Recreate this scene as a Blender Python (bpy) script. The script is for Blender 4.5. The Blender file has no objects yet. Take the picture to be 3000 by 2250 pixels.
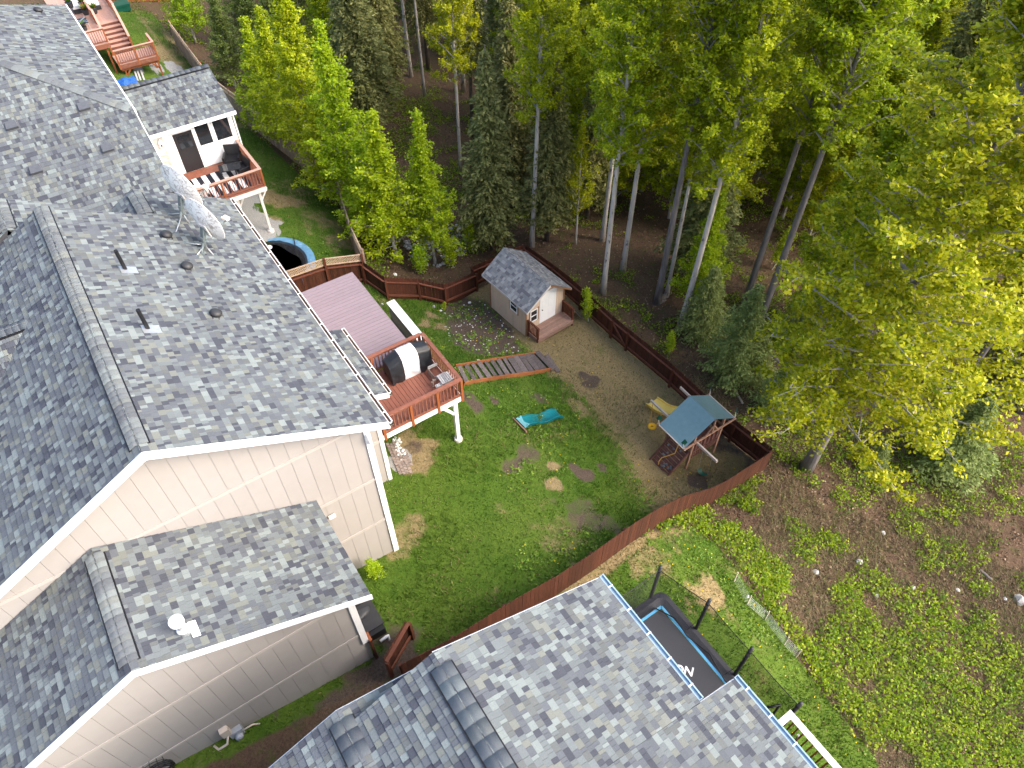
import bpy, bmesh, math, random
import numpy as np
from mathutils import Vector, Matrix

SC = bpy.context.scene
COL = SC.collection
RNG = random.Random(7)

# ------------------------------------------------------------------ camera, sky, sun, exposure
CZ = 22.0                       # drone height above the lawn at the house corner
FPX = 2120.0                    # focal length in photo pixels (photo 3000 x 2250)
FW = np.array([0.36316972, 0.54160639, -0.75813605])
RT = np.array([0.82943548, -0.55859983, -0.00173503])
DN = np.cross(FW, RT)
CAMP = np.array([0.0, 0.0, CZ])
cam = bpy.data.cameras.new('camera'); camo = bpy.data.objects.new('camera', cam); COL.objects.link(camo)
cam.sensor_fit = 'HORIZONTAL'; cam.sensor_width = 36.0; cam.lens = FPX / 3000 * 36
cam.clip_start = 0.1; cam.clip_end = 2000
M4 = Matrix.Identity(4)
for i in range(3):
    M4[i][0] = RT[i]; M4[i][1] = -DN[i]; M4[i][2] = -FW[i]; M4[i][3] = CAMP[i]
camo.matrix_world = M4
SC.camera = camo

SUN_DIR = Vector((0.60, -0.66, 0.70)).normalized()      # towards the sun
world = bpy.data.worlds.new('World'); SC.world = world; world.use_nodes = True
wn = world.node_tree.nodes; wl = world.node_tree.links
bg = wn['Background']; sky = wn.new('ShaderNodeTexSky')
sky.sky_type = 'NISHITA'; sky.sun_disc = False
sky.sun_elevation = math.asin(SUN_DIR.z)
sky.sun_rotation = math.atan2(SUN_DIR.x, SUN_DIR.y)
sky.air_density = 1.0; sky.dust_density = 4.0; sky.ozone_density = 0.4
wl.new(sky.outputs[0], bg.inputs[0]); bg.inputs[1].default_value = 0.15
sun = bpy.data.lights.new('sun', 'SUN'); sun.energy = 1.15; sun.angle = math.radians(45); sun.color = (1.0, 0.965, 0.91)
suno = bpy.data.objects.new('sun', sun); COL.objects.link(suno)
suno.rotation_euler = SUN_DIR.to_track_quat('Z', 'Y').to_euler()
SC.view_settings.view_transform = 'Standard'; SC.view_settings.look = 'None'
SC.view_settings.exposure = 1.8; SC.view_settings.gamma = 1.0
SC.view_settings.use_curve_mapping = False

# ------------------------------------------------------------------ survey helpers (photo pixel -> place at a known height)
def ray(u, v): return FW * FPX + RT * (u - 1500) + DN * (v - 1125)
def P(u, v, z): x = ray(u, v); return CAMP + x * ((z - CZ) / x[2])
def PX(u, v, X): x = ray(u, v); return CAMP + x * (X / x[0])
def PY(u, v, Y): x = ray(u, v); return CAMP + x * (Y / x[1])
def PPL(u, v, p0, n): x = ray(u, v); return CAMP + x * (np.dot(np.array(p0) - CAMP, n) / np.dot(x, n))
def proj(p):
    q = np.asarray(p, float) - CAMP; z = q @ FW
    return 1500 + FPX * (q @ RT) / z, 1125 + FPX * (q @ DN) / z

GP = np.array([(3.3,11.8,0),(1,8.7,.6),(-1,8.75,.9),(-4.7,8.75,1.58),(-10,9,2.0),(19,8.5,-3.95),(16.5,8.26,-3.25),(14.45,8.06,-2.45),(12.4,7.87,-1.0),(11,7.74,-.36),(9.5,7.6,.08),(8,7.46,.25),(6.4,7.3,.7),(4.7,7.4,.72),(2.7,7.5,.55),
 (18.35,15,-3.8),(18.1,17,-3.7),(17.7,25,-3.8),(13.0,25.0,-3.7),(14.2,20,-3.1),(16.6,22,-3.4),(7.4,14.6,0.0),(4.4,14.4,0),(5,20,-.2),(9.2,17.2,.05),(13.8,17.4,-2.4),(11,12,-1.2),
 (9,2.4,0),(8.0,-2,.2),(5,0,.6),(0,0,1.2),(-8,0,2.2),(7.3,27.8,-1.2),(4.5,29.5,-.8),(6.2,31,-.5),(9.2,26.25,-1.5),(10.0,24.9,-2.25),(11.0,24.4,-2.8),(12.0,24.6,-3.25),(10,31,-1.9),(11.0,34.4,-2.4),(9.6,43,-2.0),(3,36,.0),(6,52,-1),
 (9,64,-1.6),(0,50,.5),(-6,30,1.2),(-6,18,1.2),(-12,40,1.5),(25,10,-4.4),(30,20,-4.9),(25,30,-4.9),(15,45,-4.4),(20,65,-5),(40,40,-6),(40,10,-6),(14.75,10.85,-3.52),(15.6,12.4,-3.5),(15,3,-2.6),(20,3,-3.9),
 (14,-2,-2.3),(25,5,-4.4),(12.2,2,-1.5),(12,-6,-1.6),(30,-10,-5),(20,-15,-4),(0,-15,1.5),(60,60,-7),(0,90,0),(40,90,-6),(-15,70,2),(60,0,-7),(12,29,-3.2),(14,27,-3.7)], float)
def _tps(d2): return np.where(d2 > 1e-9, d2 * np.log(d2 + 1e-9) * .5, 0)
def _fit():
    n = len(GP); d2 = ((GP[:, None, :2] - GP[None, :, :2]) ** 2).sum(-1)
    A = np.zeros((n + 3, n + 3)); A[:n, :n] = _tps(d2) + np.eye(n) * 0.25
    A[:n, n] = 1; A[:n, n+1:] = GP[:, :2]; A[n, :n] = 1; A[n+1:, :n] = GP[:, :2].T
    return np.linalg.solve(A, np.r_[GP[:, 2], 0, 0, 0])
GW = _fit()
def HZ(x, y):
    x = np.clip(np.asarray(x, float), -20, 70); y = np.clip(np.asarray(y, float), -20, 95)
    d2 = (x[..., None] - GP[:, 0]) ** 2 + (y[..., None] - GP[:, 1]) ** 2
    return _tps(d2) @ GW[:-3] + GW[-3] + GW[-2] * x + GW[-1] * y
def hz(x, y): return float(HZ(np.array([x]), np.array([y]))[0])
def PG(u, v, dz=0.0):
    z = -2.0
    for _ in range(25):
        p = P(u, v, z + dz); z = .5 * z + .5 * hz(p[0], p[1])
    p = P(u, v, z + dz); return np.array([p[0], p[1], z + dz])

# ------------------------------------------------------------------ object helpers
ORG = {}
def thing(name, label, cat, loc, group=None):
    o = bpy.data.objects.new(name, None); COL.objects.link(o)
    o.empty_display_size = .3; o.location = tuple(float(c) for c in loc)
    o['label'] = label; o['category'] = cat
    if group: o['group'] = group
    ORG[o] = Vector(o.location); return o
def org(o): return ORG.get(o, Vector((0, 0, 0)))
def tag(o, label, cat, group=None):
    o['label'] = label; o['category'] = cat
    if group: o['group'] = group
    return o
def struct(o, kind='structure', label=None):
    o['kind'] = kind
    if label: o['label'] = label
    return o

class MB:
    """collects shapes (world coordinates) for ONE mesh"""
    def __init__(s, M=None): s.v = []; s.f = []; s.t = []; s.M = M
    def add(s, pts, faces, tone=None):
        b = len(s.v)
        for p in pts:
            p = Vector(tuple(float(c) for c in p)); s.v.append(s.M @ p if s.M else p)
        for f in faces: s.f.append([b + i for i in f]); s.t.append(tone)
        return s
    def box(s, lo, hi, tone=None):
        x0, y0, z0 = lo; x1, y1, z1 = hi
        return s.add([(x0,y0,z0),(x1,y0,z0),(x1,y1,z0),(x0,y1,z0),(x0,y0,z1),(x1,y0,z1),(x1,y1,z1),(x0,y1,z1)],
                     [(3,2,1,0),(4,5,6,7),(0,1,5,4),(1,2,6,5),(2,3,7,6),(3,0,4,7)], tone)
    def beam(s, a, b, w, h, up=(0, 0, 1), tone=None):
        a = Vector(tuple(map(float, a))); b = Vector(tuple(map(float, b))); d = (b - a)
        d.normalize(); up = Vector(up)
        if abs(d.dot(up)) > .98: up = Vector((1, 0, 0)) if abs(d.x) < .9 else Vector((0, 1, 0))
        sx = d.cross(up).normalized(); uz = sx.cross(d).normalized()
        pts = []
        for q in (a, b):
            for cx, cz in ((-1,-1),(1,-1),(1,1),(-1,1)): pts.append(q + sx * (w/2*cx) + uz * (h/2*cz))
        return s.add(pts, [(0,1,2,3),(7,6,5,4),(1,0,4,5),(2,1,5,6),(3,2,6,7),(0,3,7,4)], tone)
    def prism(s, poly, vec, tone=None):
        n = len(poly); vec = Vector(tuple(map(float, vec)))
        top = [Vector(tuple(map(float, p))) for p in poly]; bot = [p + vec for p in top]
        return s.add(top + bot, [tuple(range(n)), tuple(range(2*n-1, n-1, -1))] + [(i, i+n, (i+1) % n + n, (i+1) % n) for i in range(n)], tone)
    def tube(s, pts, rad, n=8, cap=True, tone=None):
        pts = [Vector(tuple(map(float, p))) for p in pts]; k = len(pts)
        if not hasattr(rad, '__len__'): rad = [rad] * k
        ring = []; ref = Vector((0.31, 0.22, 0.92)).normalized()
        for i in range(k):
            d = (pts[min(i+1, k-1)] - pts[max(i-1, 0)])
            if d.length < 1e-9: d = Vector((0, 0, 1))
            d.normalize(); a = d.cross(ref)
            if a.length < .05: a = d.cross(Vector((1, 0, 0)))
            a.normalize(); b = d.cross(a)
            ring += [pts[i] + a * (rad[i]*math.cos(2*math.pi*j/n)) + b * (rad[i]*math.sin(2*math.pi*j/n)) for j in range(n)]
        f = [(i*n+j, i*n+(j+1) % n, (i+1)*n+(j+1) % n, (i+1)*n+j) for i in range(k-1) for j in range(n)]
        if cap: f += [tuple(range(n-1, -1, -1)), tuple(range((k-1)*n, k*n))]
        return s.add(ring, f, tone)
    def lathe(s, c, prof, n=20, axis=None, tone=None):
        """prof: list of (radius, height) about axis through c"""
        c = Vector(tuple(map(float, c))); ax = Vector(axis or (0, 0, 1)).normalized()
        a = ax.orthogonal().normalized(); b = ax.cross(a); k = len(prof); pts = []
        for r_, h_ in prof: pts += [c + ax*h_ + a*(r_*math.cos(2*math.pi*j/n)) + b*(r_*math.sin(2*math.pi*j/n)) for j in range(n)]
        f = [(i*n+j, i*n+(j+1) % n, (i+1)*n+(j+1) % n, (i+1)*n+j) for i in range(k-1) for j in range(n)]
        if prof[0][0] > 1e-4: f.append(tuple(range(n-1, -1, -1)))
        if prof[-1][0] > 1e-4: f.append(tuple(range((k-1)*n, k*n)))
        return s.add(pts, f, tone)
    def grid(s, fn, nu, nv, tone=None, closed_u=False):
        pts = [fn(i/(nu-1 if not closed_u else nu), j/(nv-1)) for j in range(nv) for i in range(nu)]
        f = []
        for j in range(nv-1):
            for i in range(nu if closed_u else nu-1):
                k = (i+1) % nu; f.append((j*nu+i, j*nu+k, (j+1)*nu+k, (j+1)*nu+i))
        return s.add(pts, f, tone)
    def mesh(s, name, o=Vector((0, 0, 0)), smooth=False):
        me = bpy.data.meshes.new(name)
        me.from_pydata([tuple(v - o) for v in s.v], [], s.f)
        if any(t is not None for t in s.t):
            at = me.color_attributes.new('tone', 'FLOAT_COLOR', 'CORNER')
            cols = np.ones((len(me.loops), 4), np.float32); k = 0
            for f, t in zip(s.f, s.t):
                t = t or (.5, .5, .5)
                cols[k:k+len(f), :3] = t; k += len(f)
            at.data.foreach_set('color', cols.ravel())
        if smooth: me.polygons.foreach_set('use_smooth', [True] * len(me.polygons))
        me.update(); return me
    def build(s, name, mat, parent=None, smooth=False, fix=False):
        me = s.mesh(name, org(parent), smooth)
        if fix:
            bm = bmesh.new(); bm.from_mesh(me); bmesh.ops.recalc_face_normals(bm, faces=bm.faces); bm.to_mesh(me); bm.free()
        if mat: me.materials.append(mat)
        return link(name, me, parent)
def link(name, me, parent=None, M=None):
    o = bpy.data.objects.new(name, me); COL.objects.link(o)
    if parent: o.parent = parent; ORG[o] = org(parent)
    if M is not None: o.matrix_local = Matrix.Translation(-org(parent)) @ M
    return o
def frame(p, xa, ya, za):
    M = Matrix.Identity(4)
    for i in range(3): M[i][0] = xa[i]; M[i][1] = ya[i]; M[i][2] = za[i]; M[i][3] = p[i]
    return M
def rotz(c, deg): return Matrix.Translation(Vector(c)) @ Matrix.Rotation(math.radians(deg), 4, 'Z')
def npmesh(name, V, Fc, colors=None, mat=None, smooth=False):
    """fast mesh from arrays; Fc (M,3|4); colors per face"""
    V = np.asarray(V, np.float32); Fc = np.asarray(Fc, np.int32); m, k = Fc.shape
    me = bpy.data.meshes.new(name)
    me.vertices.add(len(V)); me.vertices.foreach_set('co', V.ravel())
    me.loops.add(m*k); me.loops.foreach_set('vertex_index', Fc.ravel())
    me.polygons.add(m); me.polygons.foreach_set('loop_start', np.arange(0, m*k, k, dtype=np.int32))
    me.polygons.foreach_set('loop_total', np.full(m, k, np.int32))
    if smooth: me.polygons.foreach_set('use_smooth', np.ones(m, bool))
    me.update(calc_edges=True)
    if colors is not None:
        at = me.color_attributes.new('tone', 'FLOAT_COLOR', 'CORNER')
        c = np.ones((m, k, 4), np.float32); c[:, :, :3] = np.asarray(colors, np.float32)[:, None, :]
        at.data.foreach_set('color', c.ravel())
    if mat: me.materials.append(mat)
    return me

# ------------------------------------------------------------------ materials
def mk(name, col=(.5,.5,.5), rough=.7, var=.12, scale=8.0, bump=0.0, bscale=None, metal=0.0, attr=None, rnd=0.0,
       stretch=(1,1,1), dirt=None, dscale=1.5, dlo=.55, dhi=.75, spec=.35, alpha=1.0, trans=0.0):
    m = bpy.data.materials.new(name); m.use_nodes = True
    nt = m.node_tree; N = nt.nodes; L = nt.links; b = N['Principled BSDF']
    b.inputs['Roughness'].default_value = rough; b.inputs['Metallic'].default_value = metal
    b.inputs['Specular IOR Level'].default_value = spec
    tc = N.new('ShaderNodeTexCoord'); mp = N.new('ShaderNodeMapping'); mp.inputs['Scale'].default_value = stretch
    L.new(tc.outputs['Object'], mp.inputs[0])
    oi = N.new('ShaderNodeObjectInfo')
    ad = N.new('ShaderNodeVectorMath'); ad.operation = 'MULTIPLY_ADD'
    ad.inputs[1].default_value = (1, 1, 1); L.new(mp.outputs[0], ad.inputs[0])
    mv = N.new('ShaderNodeMath'); mv.operation = 'MULTIPLY'; mv.inputs[1].default_value = 37.0; L.new(oi.outputs['Random'], mv.inputs[0])
    L.new(mv.outputs[0], ad.inputs[2])
    nz = N.new('ShaderNodeTexNoise'); nz.inputs['Scale'].default_value = scale; nz.inputs['Detail'].default_value = 6
    L.new(ad.outputs[0], nz.inputs['Vector'])
    if attr:
        a = N.new('ShaderNodeAttribute'); a.attribute_name = attr; base = a.outputs['Color']
    else:
        rgb = N.new('ShaderNodeRGB'); rgb.outputs[0].default_value = (*col, 1); base = rgb.outputs[0]
    mr = N.new('ShaderNodeMapRange'); mr.inputs[1].default_value = .25; mr.inputs[2].default_value = .75
    mr.inputs[3].default_value = 1-var; mr.inputs[4].default_value = 1+var; L.new(nz.outputs[0], mr.inputs[0])
    fac = mr.outputs[0]
    if rnd:
        r2 = N.new('ShaderNodeMapRange'); r2.inputs[3].default_value = 1-rnd; r2.inputs[4].default_value = 1+rnd; L.new(oi.outputs['Random'], r2.inputs[0])
        mm = N.new('ShaderNodeMath'); mm.operation = 'MULTIPLY'; L.new(fac, mm.inputs[0]); L.new(r2.outputs[0], mm.inputs[1]); fac = mm.outputs[0]
    vs = N.new('ShaderNodeVectorMath'); vs.operation = 'SCALE'; L.new(base, vs.inputs[0]); L.new(fac, vs.inputs['Scale'])
    out = vs.outputs[0]
    if dirt:
        n2 = N.new('ShaderNodeTexNoise'); n2.inputs['Scale'].default_value = dscale; n2.inputs['Detail'].default_value = 8
        n2.inputs['Roughness'].default_value = .65; L.new(ad.outputs[0], n2.inputs['Vector'])
        m2 = N.new('ShaderNodeMapRange'); m2.inputs[1].default_value = dlo; m2.inputs[2].default_value = dhi; L.new(n2.outputs[0], m2.inputs[0])
        mx = N.new('ShaderNodeMix'); mx.data_type = 'RGBA'; L.new(m2.outputs[0], mx.inputs[0]); L.new(out, mx.inputs[6]); mx.inputs[7].default_value = (*dirt, 1)
        out = mx.outputs[2]
    L.new(out, b.inputs['Base Color'])
    if bump:
        n3 = N.new('ShaderNodeTexNoise'); n3.inputs['Scale'].default_value = bscale or scale*4; n3.inputs['Detail'].default_value = 4
        L.new(ad.outputs[0], n3.inputs['Vector'])
        bp = N.new('ShaderNodeBump'); bp.inputs['Strength'].default_value = bump; bp.inputs['Distance'].default_value = .02
        L.new(n3.outputs[0], bp.inputs['Height']); L.new(bp.outputs[0], b.inputs['Normal'])
    if alpha < 1: b.inputs['Alpha'].default_value = alpha
    return m

def leafmat(name, trans=.35, rough=.55):
    m = bpy.data.materials.new(name); m.use_nodes = True
    N = m.node_tree.nodes; L = m.node_tree.links; b = N['Principled BSDF']; o = N['Material Output']
    a = N.new('ShaderNodeAttribute'); a.attribute_name = 'tone'
    oi = N.new('ShaderNodeObjectInfo')
    hs = N.new('ShaderNodeHueSaturation')
    r1 = N.new('ShaderNodeMapRange'); r1.inputs[3].default_value = .485; r1.inputs[4].default_value = .515; L.new(oi.outputs['Random'], r1.inputs[0])
    L.new(r1.outputs[0], hs.inputs['Hue']); L.new(a.outputs['Color'], hs.inputs['Color'])
    L.new(hs.outputs[0], b.inputs['Base Color']); b.inputs['Roughness'].default_value = rough
    b.inputs['Specular IOR Level'].default_value = .25
    t = N.new('ShaderNodeBsdfTranslucent'); L.new(hs.outputs[0], t.inputs[0])
    mx = N.new('ShaderNodeMixShader'); mx.inputs[0].default_value = trans
    L.new(b.outputs[0], mx.inputs[1]); L.new(t.outputs[0], mx.inputs[2]); L.new(mx.outputs[0], o.inputs['Surface'])
    return m

M_SHING = mk('asphalt_shingle', attr='tone', rough=.95, var=.13, scale=55, bump=.25, bscale=220, spec=.2)
M_ROOFBASE = mk('roofing_felt', (.05,.05,.055), rough=.95)
M_SIDING = mk('cream_siding', (.315,.292,.275), rough=.75, var=.03, scale=3, rnd=.025, dirt=(.305,.28,.26), dscale=.7, dlo=.55, dhi=.85)
M_BAND = mk('cream_trim', (.365,.335,.31), rough=.7, var=.03)
M_WHITE = mk('white_paint', (.80,.80,.80), rough=.5, var=.03, scale=4)
M_OFFWHITE = mk('weathered_white', (.62,.58,.54), rough=.7, var=.1, scale=6, dirt=(.42,.36,.31), dscale=4)
M_GUTTIN = mk('gutter_debris', (.09,.055,.04), rough=.9, var=.5, scale=25)
M_BLACK = mk('black_metal', (.012,.012,.014), rough=.45, var=.2)
M_DARKPL = mk('dark_plastic', (.03,.031,.034), rough=.5, var=.2, scale=5)
M_VENT = mk('grey_vent_metal', (.085,.09,.10), rough=.5, var=.15)
M_GALV = mk('galvanised_steel', (.42,.44,.46), rough=.42, var=.12, metal=.6, scale=10)
M_GREYST = mk('grey_steel', (.14,.17,.175), rough=.55, var=.2, metal=.3)
M_PICKET = mk('stained_picket', (.058,.0165,.0075), rough=.75, var=.38, scale=5, stretch=(8,8,.8), rnd=.3, bump=.3)
M_RAIL = mk('stained_rail', (.135,.046,.026), rough=.7, var=.22, scale=4, stretch=(2,2,2), rnd=.12)
M_POST = mk('stained_post', (.095,.027,.0125), rough=.7, var=.3, scale=5, stretch=(6,6,.8), rnd=.15)
M_DKRAIL = mk('deck_rail_wood', (.20,.074,.046), rough=.65, var=.18, scale=6, rnd=.12, dirt=(.25,.15,.11), dscale=5)
M_DKBRT = mk('deck_post_wood', (.25,.075,.025), rough=.6, var=.25, scale=6, stretch=(5,5,1), rnd=.12)
M_DECK = mk('red_deck_board', (.215,.08,.052), rough=.6, var=.10, scale=7, rnd=.06, bump=.1)
M_MAUVE = mk('mauve_deck_board', (.25,.192,.208), rough=.6, var=.05, scale=5, rnd=.03)
M_OLDWOOD = mk('weathered_wood', (.25,.20,.17), rough=.85, var=.3, scale=6, stretch=(3,3,1), rnd=.25, bump=.4)
M_GREYWD = mk('grey_slat_wood', (.44,.43,.42), rough=.8, var=.25, scale=9, rnd=.2)
M_TIE = mk('old_timber_tie', (.155,.12,.11), rough=.9, var=.45, scale=7, stretch=(1,6,6), rnd=.3, bump=.6, dirt=(.28,.25,.22), dscale=6)
M_EDGE = mk('orange_stained_edging', (.27,.095,.034), rough=.7, var=.25, scale=6, rnd=.1)
M_PORCH = mk('porch_board', (.27,.165,.125), rough=.8, var=.25, scale=6, stretch=(1,6,6), rnd=.15, bump=.3)
M_SHEDW = mk('beige_shed_panel', (.56,.43,.32), rough=.75, var=.06, scale=5, rnd=.05)
M_SHEDT = mk('brown_shed_trim', (.22,.115,.06), rough=.7, var=.15)
M_GLASS = mk('window_glass', (.015,.018,.022), rough=.06, var=.3, scale=1.5, spec=.7)
M_DOORBLK = mk('charcoal_door', (.022,.020,.022), rough=.4, var=.1)
M_RUGW = mk('rug_white', (.72,.71,.70), rough=.95, var=.06, scale=30)
M_RUGB = mk('rug_navy', (.012,.012,.02), rough=.95, var=.2, scale=30)
M_COVB = mk('black_cover_fabric', (.016,.018,.022), rough=.42, var=.25, scale=5, bump=.25, bscale=9)
M_COVW = mk('white_cover_fabric', (.78,.78,.78), rough=.6, var=.05, scale=5, bump=.2, bscale=9)
M_COVG = mk('grey_cover_fabric', (.60,.60,.61), rough=.65, var=.08, scale=6, bump=.2, bscale=9)
M_DISH = mk('dirty_dish', (.90,.85,.78), rough=.6, var=.06, scale=3, dirt=(.34,.25,.20), dscale=3, dlo=.58, dhi=.68)
def streaks(m, col, scale, w):
    N = m.node_tree.nodes; L = m.node_tree.links; b = N['Principled BSDF']; src = b.inputs['Base Color'].links[0].from_socket
    tc = N.new('ShaderNodeTexCoord'); nz = N.new('ShaderNodeTexNoise'); nz.inputs['Scale'].default_value = 3; L.new(tc.outputs['Object'], nz.inputs['Vector'])
    va = N.new('ShaderNodeVectorMath'); va.operation = 'MULTIPLY_ADD'; va.inputs[1].default_value = (.5,.5,.5); L.new(nz.outputs['Color'], va.inputs[0]); L.new(tc.outputs['Object'], va.inputs[2])
    vo = N.new('ShaderNodeTexVoronoi'); vo.feature = 'DISTANCE_TO_EDGE'; vo.inputs['Scale'].default_value = scale; L.new(va.outputs[0], vo.inputs['Vector'])
    mr = N.new('ShaderNodeMapRange'); mr.inputs[1].default_value = 0; mr.inputs[2].default_value = w; mr.inputs[3].default_value = .75; mr.inputs[4].default_value = 0; L.new(vo.outputs['Distance'], mr.inputs[0])
    mx = N.new('ShaderNodeMix'); mx.data_type = 'RGBA'; L.new(mr.outputs[0], mx.inputs[0]); L.new(src, mx.inputs[6]); mx.inputs[7].default_value = (*col, 1); L.new(mx.outputs[2], b.inputs['Base Color'])
streaks(M_DISH, (.32,.24,.19), 3.6, .045)
M_CANVAS = mk('green_grey_canvas', (.15,.245,.265), rough=.7, var=.08, scale=6, bump=.15, bscale=4)
M_PLAYWD = mk('playset_cedar', (.30,.17,.115), rough=.75, var=.22, scale=7, rnd=.18)
M_PLAYDK = mk('playset_dark_board', (.115,.045,.036), rough=.75, var=.3, scale=7, rnd=.15)
M_PALEWD = mk('pale_timber', (.58,.47,.39), rough=.75, var=.15, scale=7, rnd=.1)
M_YELLOW = mk('yellow_plastic', (.80,.56,.13), rough=.4, var=.06, scale=3)
M_YELLOW2 = mk('bright_yellow_plastic', (.80,.40,.008), rough=.4, var=.06, scale=3)
M_ROPE = mk('yellow_rope', (.66,.36,.08), rough=.8, var=.15, scale=40)
M_TEAL = mk('teal_plastic', (.008,.155,.175), rough=.32, var=.12, scale=3)
M_TEALL = mk('pale_teal_plastic', (.14,.36,.38), rough=.4, var=.1, scale=3)
M_GRNPL = mk('green_plastic', (.006,.075,.05), rough=.45, var=.2, scale=3)
M_PAD = mk('charcoal_pad', (.032,.033,.043), rough=.6, var=.2, scale=8, bump=.2, bscale=14)
M_MAT = mk('trampoline_mat', (.042,.042,.046), rough=.55, var=.1, scale=30)
M_BLUE = mk('blue_edge', (.10,.36,.62), rough=.5, var=.1)
M_BLUEPAD = mk('faded_blue_pad', (.10,.23,.36), rough=.6, var=.25, scale=5, dirt=(.33,.45,.55), dscale=3)
M_NET = mk('dark_net', (.012,.012,.013), rough=.8, var=.1, alpha=.42)
M_NETD = mk('gathered_net', (.010,.010,.012), rough=.8, var=.1, alpha=.72)
M_BLUEGUT = mk('blue_white_gutter', (.26,.36,.45), rough=.35, var=.1)
M_LATTICE = mk('weathered_lattice', (.40,.29,.20), rough=.8, var=.2, scale=8, rnd=.1)
M_GREYFEN = mk('weathered_fence_board', (.235,.165,.115), rough=.85, var=.35, scale=4, stretch=(6,6,.7), rnd=.25, bump=.3)
M_STONE = mk('stone', (.34,.33,.32), rough=.9, var=.3, scale=6, rnd=.3, bump=.4)
M_WSTONE = mk('pale_stone', (.62,.61,.58), rough=.9, var=.2, scale=9, rnd=.2)
M_PAVER = mk('brown_paver', (.255,.205,.175), rough=.9, var=.2, scale=9, rnd=.22, bump=.3)
M_BIRCH = mk('birch_bark', (.44,.40,.36), rough=.85, var=.18, scale=3, stretch=(1,1,.4), dirt=(.05,.045,.04), dscale=5, dlo=.56, dhi=.66, bump=.4)
M_BARK = mk('grey_bark', (.165,.145,.14), rough=.9, var=.4, scale=4, stretch=(2,2,.35), bump=.9, bscale=9)
M_LIMB = mk('pale_limb', (.30,.28,.26), rough=.85, var=.2)
M_SPBARK = mk('spruce_bark', (.12,.10,.085), rough=.9, var=.3, scale=5, bump=.6)
M_LEAF = leafmat('leaf', .5)
M_NEEDLE = leafmat('needle', .3, .7)
M_GRASS = leafmat('grass_blade', .3, .6)
M_FLAKE = mk('litter_leaf', attr='tone', rough=.9, var=.2)
M_TARPB = mk('blue_tarp', (.02,.10,.36), rough=.5, var=.2)
M_ORANGE = mk('orange_rubber', (.55,.13,.02), rough=.6)
M_RUBBER = mk('black_hose', (.015,.015,.017), rough=.5)
M_METER = mk('meter_grey', (.30,.32,.35), rough=.4, var=.1)
M_TAN = mk('tan_box', (.52,.44,.37), rough=.6, var=.08)
# ------------------------------------------------------------------ ground
def inpoly(X, Y, poly):
    r = np.zeros(X.shape, bool); n = len(poly); j = n-1
    for i in range(n):
        xi, yi = poly[i]; xj, yj = poly[j]
        c = ((yi > Y) != (yj > Y)) & (X < (xj-xi)*(Y-yi)/((yj-yi) or 1e-9) + xi); r ^= c; j = i
    return r
def polydist(X, Y, poly):
    D = np.full(X.shape, 1e9); n = len(poly)
    for i in range(n):
        ax, ay = poly[i]; bx, by = poly[(i+1) % n]; dx, dy = bx-ax, by-ay
        t = np.clip(((X-ax)*dx + (Y-ay)*dy)/(dx*dx+dy*dy+1e-9), 0, 1)
        D = np.minimum(D, np.hypot(X-ax-t*dx, Y-ay-t*dy))
    return np.where(inpoly(X, Y, poly), D, -D)
def ss(a, b, x): t = np.clip((x-a)/(b-a), 0, 1); return t*t*(3-2*t)
def g2(*uv): p = PG(*uv); return (float(p[0]), float(p[1]))

NLAWN = [g2(2010,1545), g2(2095,1590), g2(2180,1700), g2(2290,1850), g2(2380,1990), g2(2500,2140), g2(2640,2330), (11,-8), (2,-12), (-12,-12), (-14,7), (1,6.2), (6.4,7.3), (10,7.8)]
YARD = [(-14,8.9), (1,8.0), (6.4,7.3), (13.65,8.4), (18.75,8.44), (18.0,25), (12.5,24.95), (9.3,26.3), (2,27.2), (-14,25)]
LEFTY = [(2,27.2), (9.3,26.6), (10.8,33), (9.8,43), (9.4,66), (-16,66), (-16,27)]
DRYLINE = [g2(1560,1055), g2(1660,1150), g2(1790,1290), g2(1850,1440), g2(1960,1600), (22,6), (22,26), (13,26), g2(1400,905)]
DIRTBED = [g2(1290,880), g2(1345,868), g2(1420,880), g2(1500,960), g2(1530,1030), g2(1480,1045), g2(1400,1040), g2(1330,1010)]
def _vn(X, Y, s, seed):
    r = np.random.RandomState(seed); G = r.rand(64, 64); x = X/s; y = Y/s; xi = np.floor(x).astype(int); yi = np.floor(y).astype(int); fx = x-xi; fy = y-yi
    fx = fx*fx*(3-2*fx); fy = fy*fy*(3-2*fy); g = lambda a, b: G[a % 64, b % 64]
    return (g(xi,yi)*(1-fx)+g(xi+1,yi)*fx)*(1-fy)+(g(xi,yi+1)*(1-fx)+g(xi+1,yi+1)*fx)*fy
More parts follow.
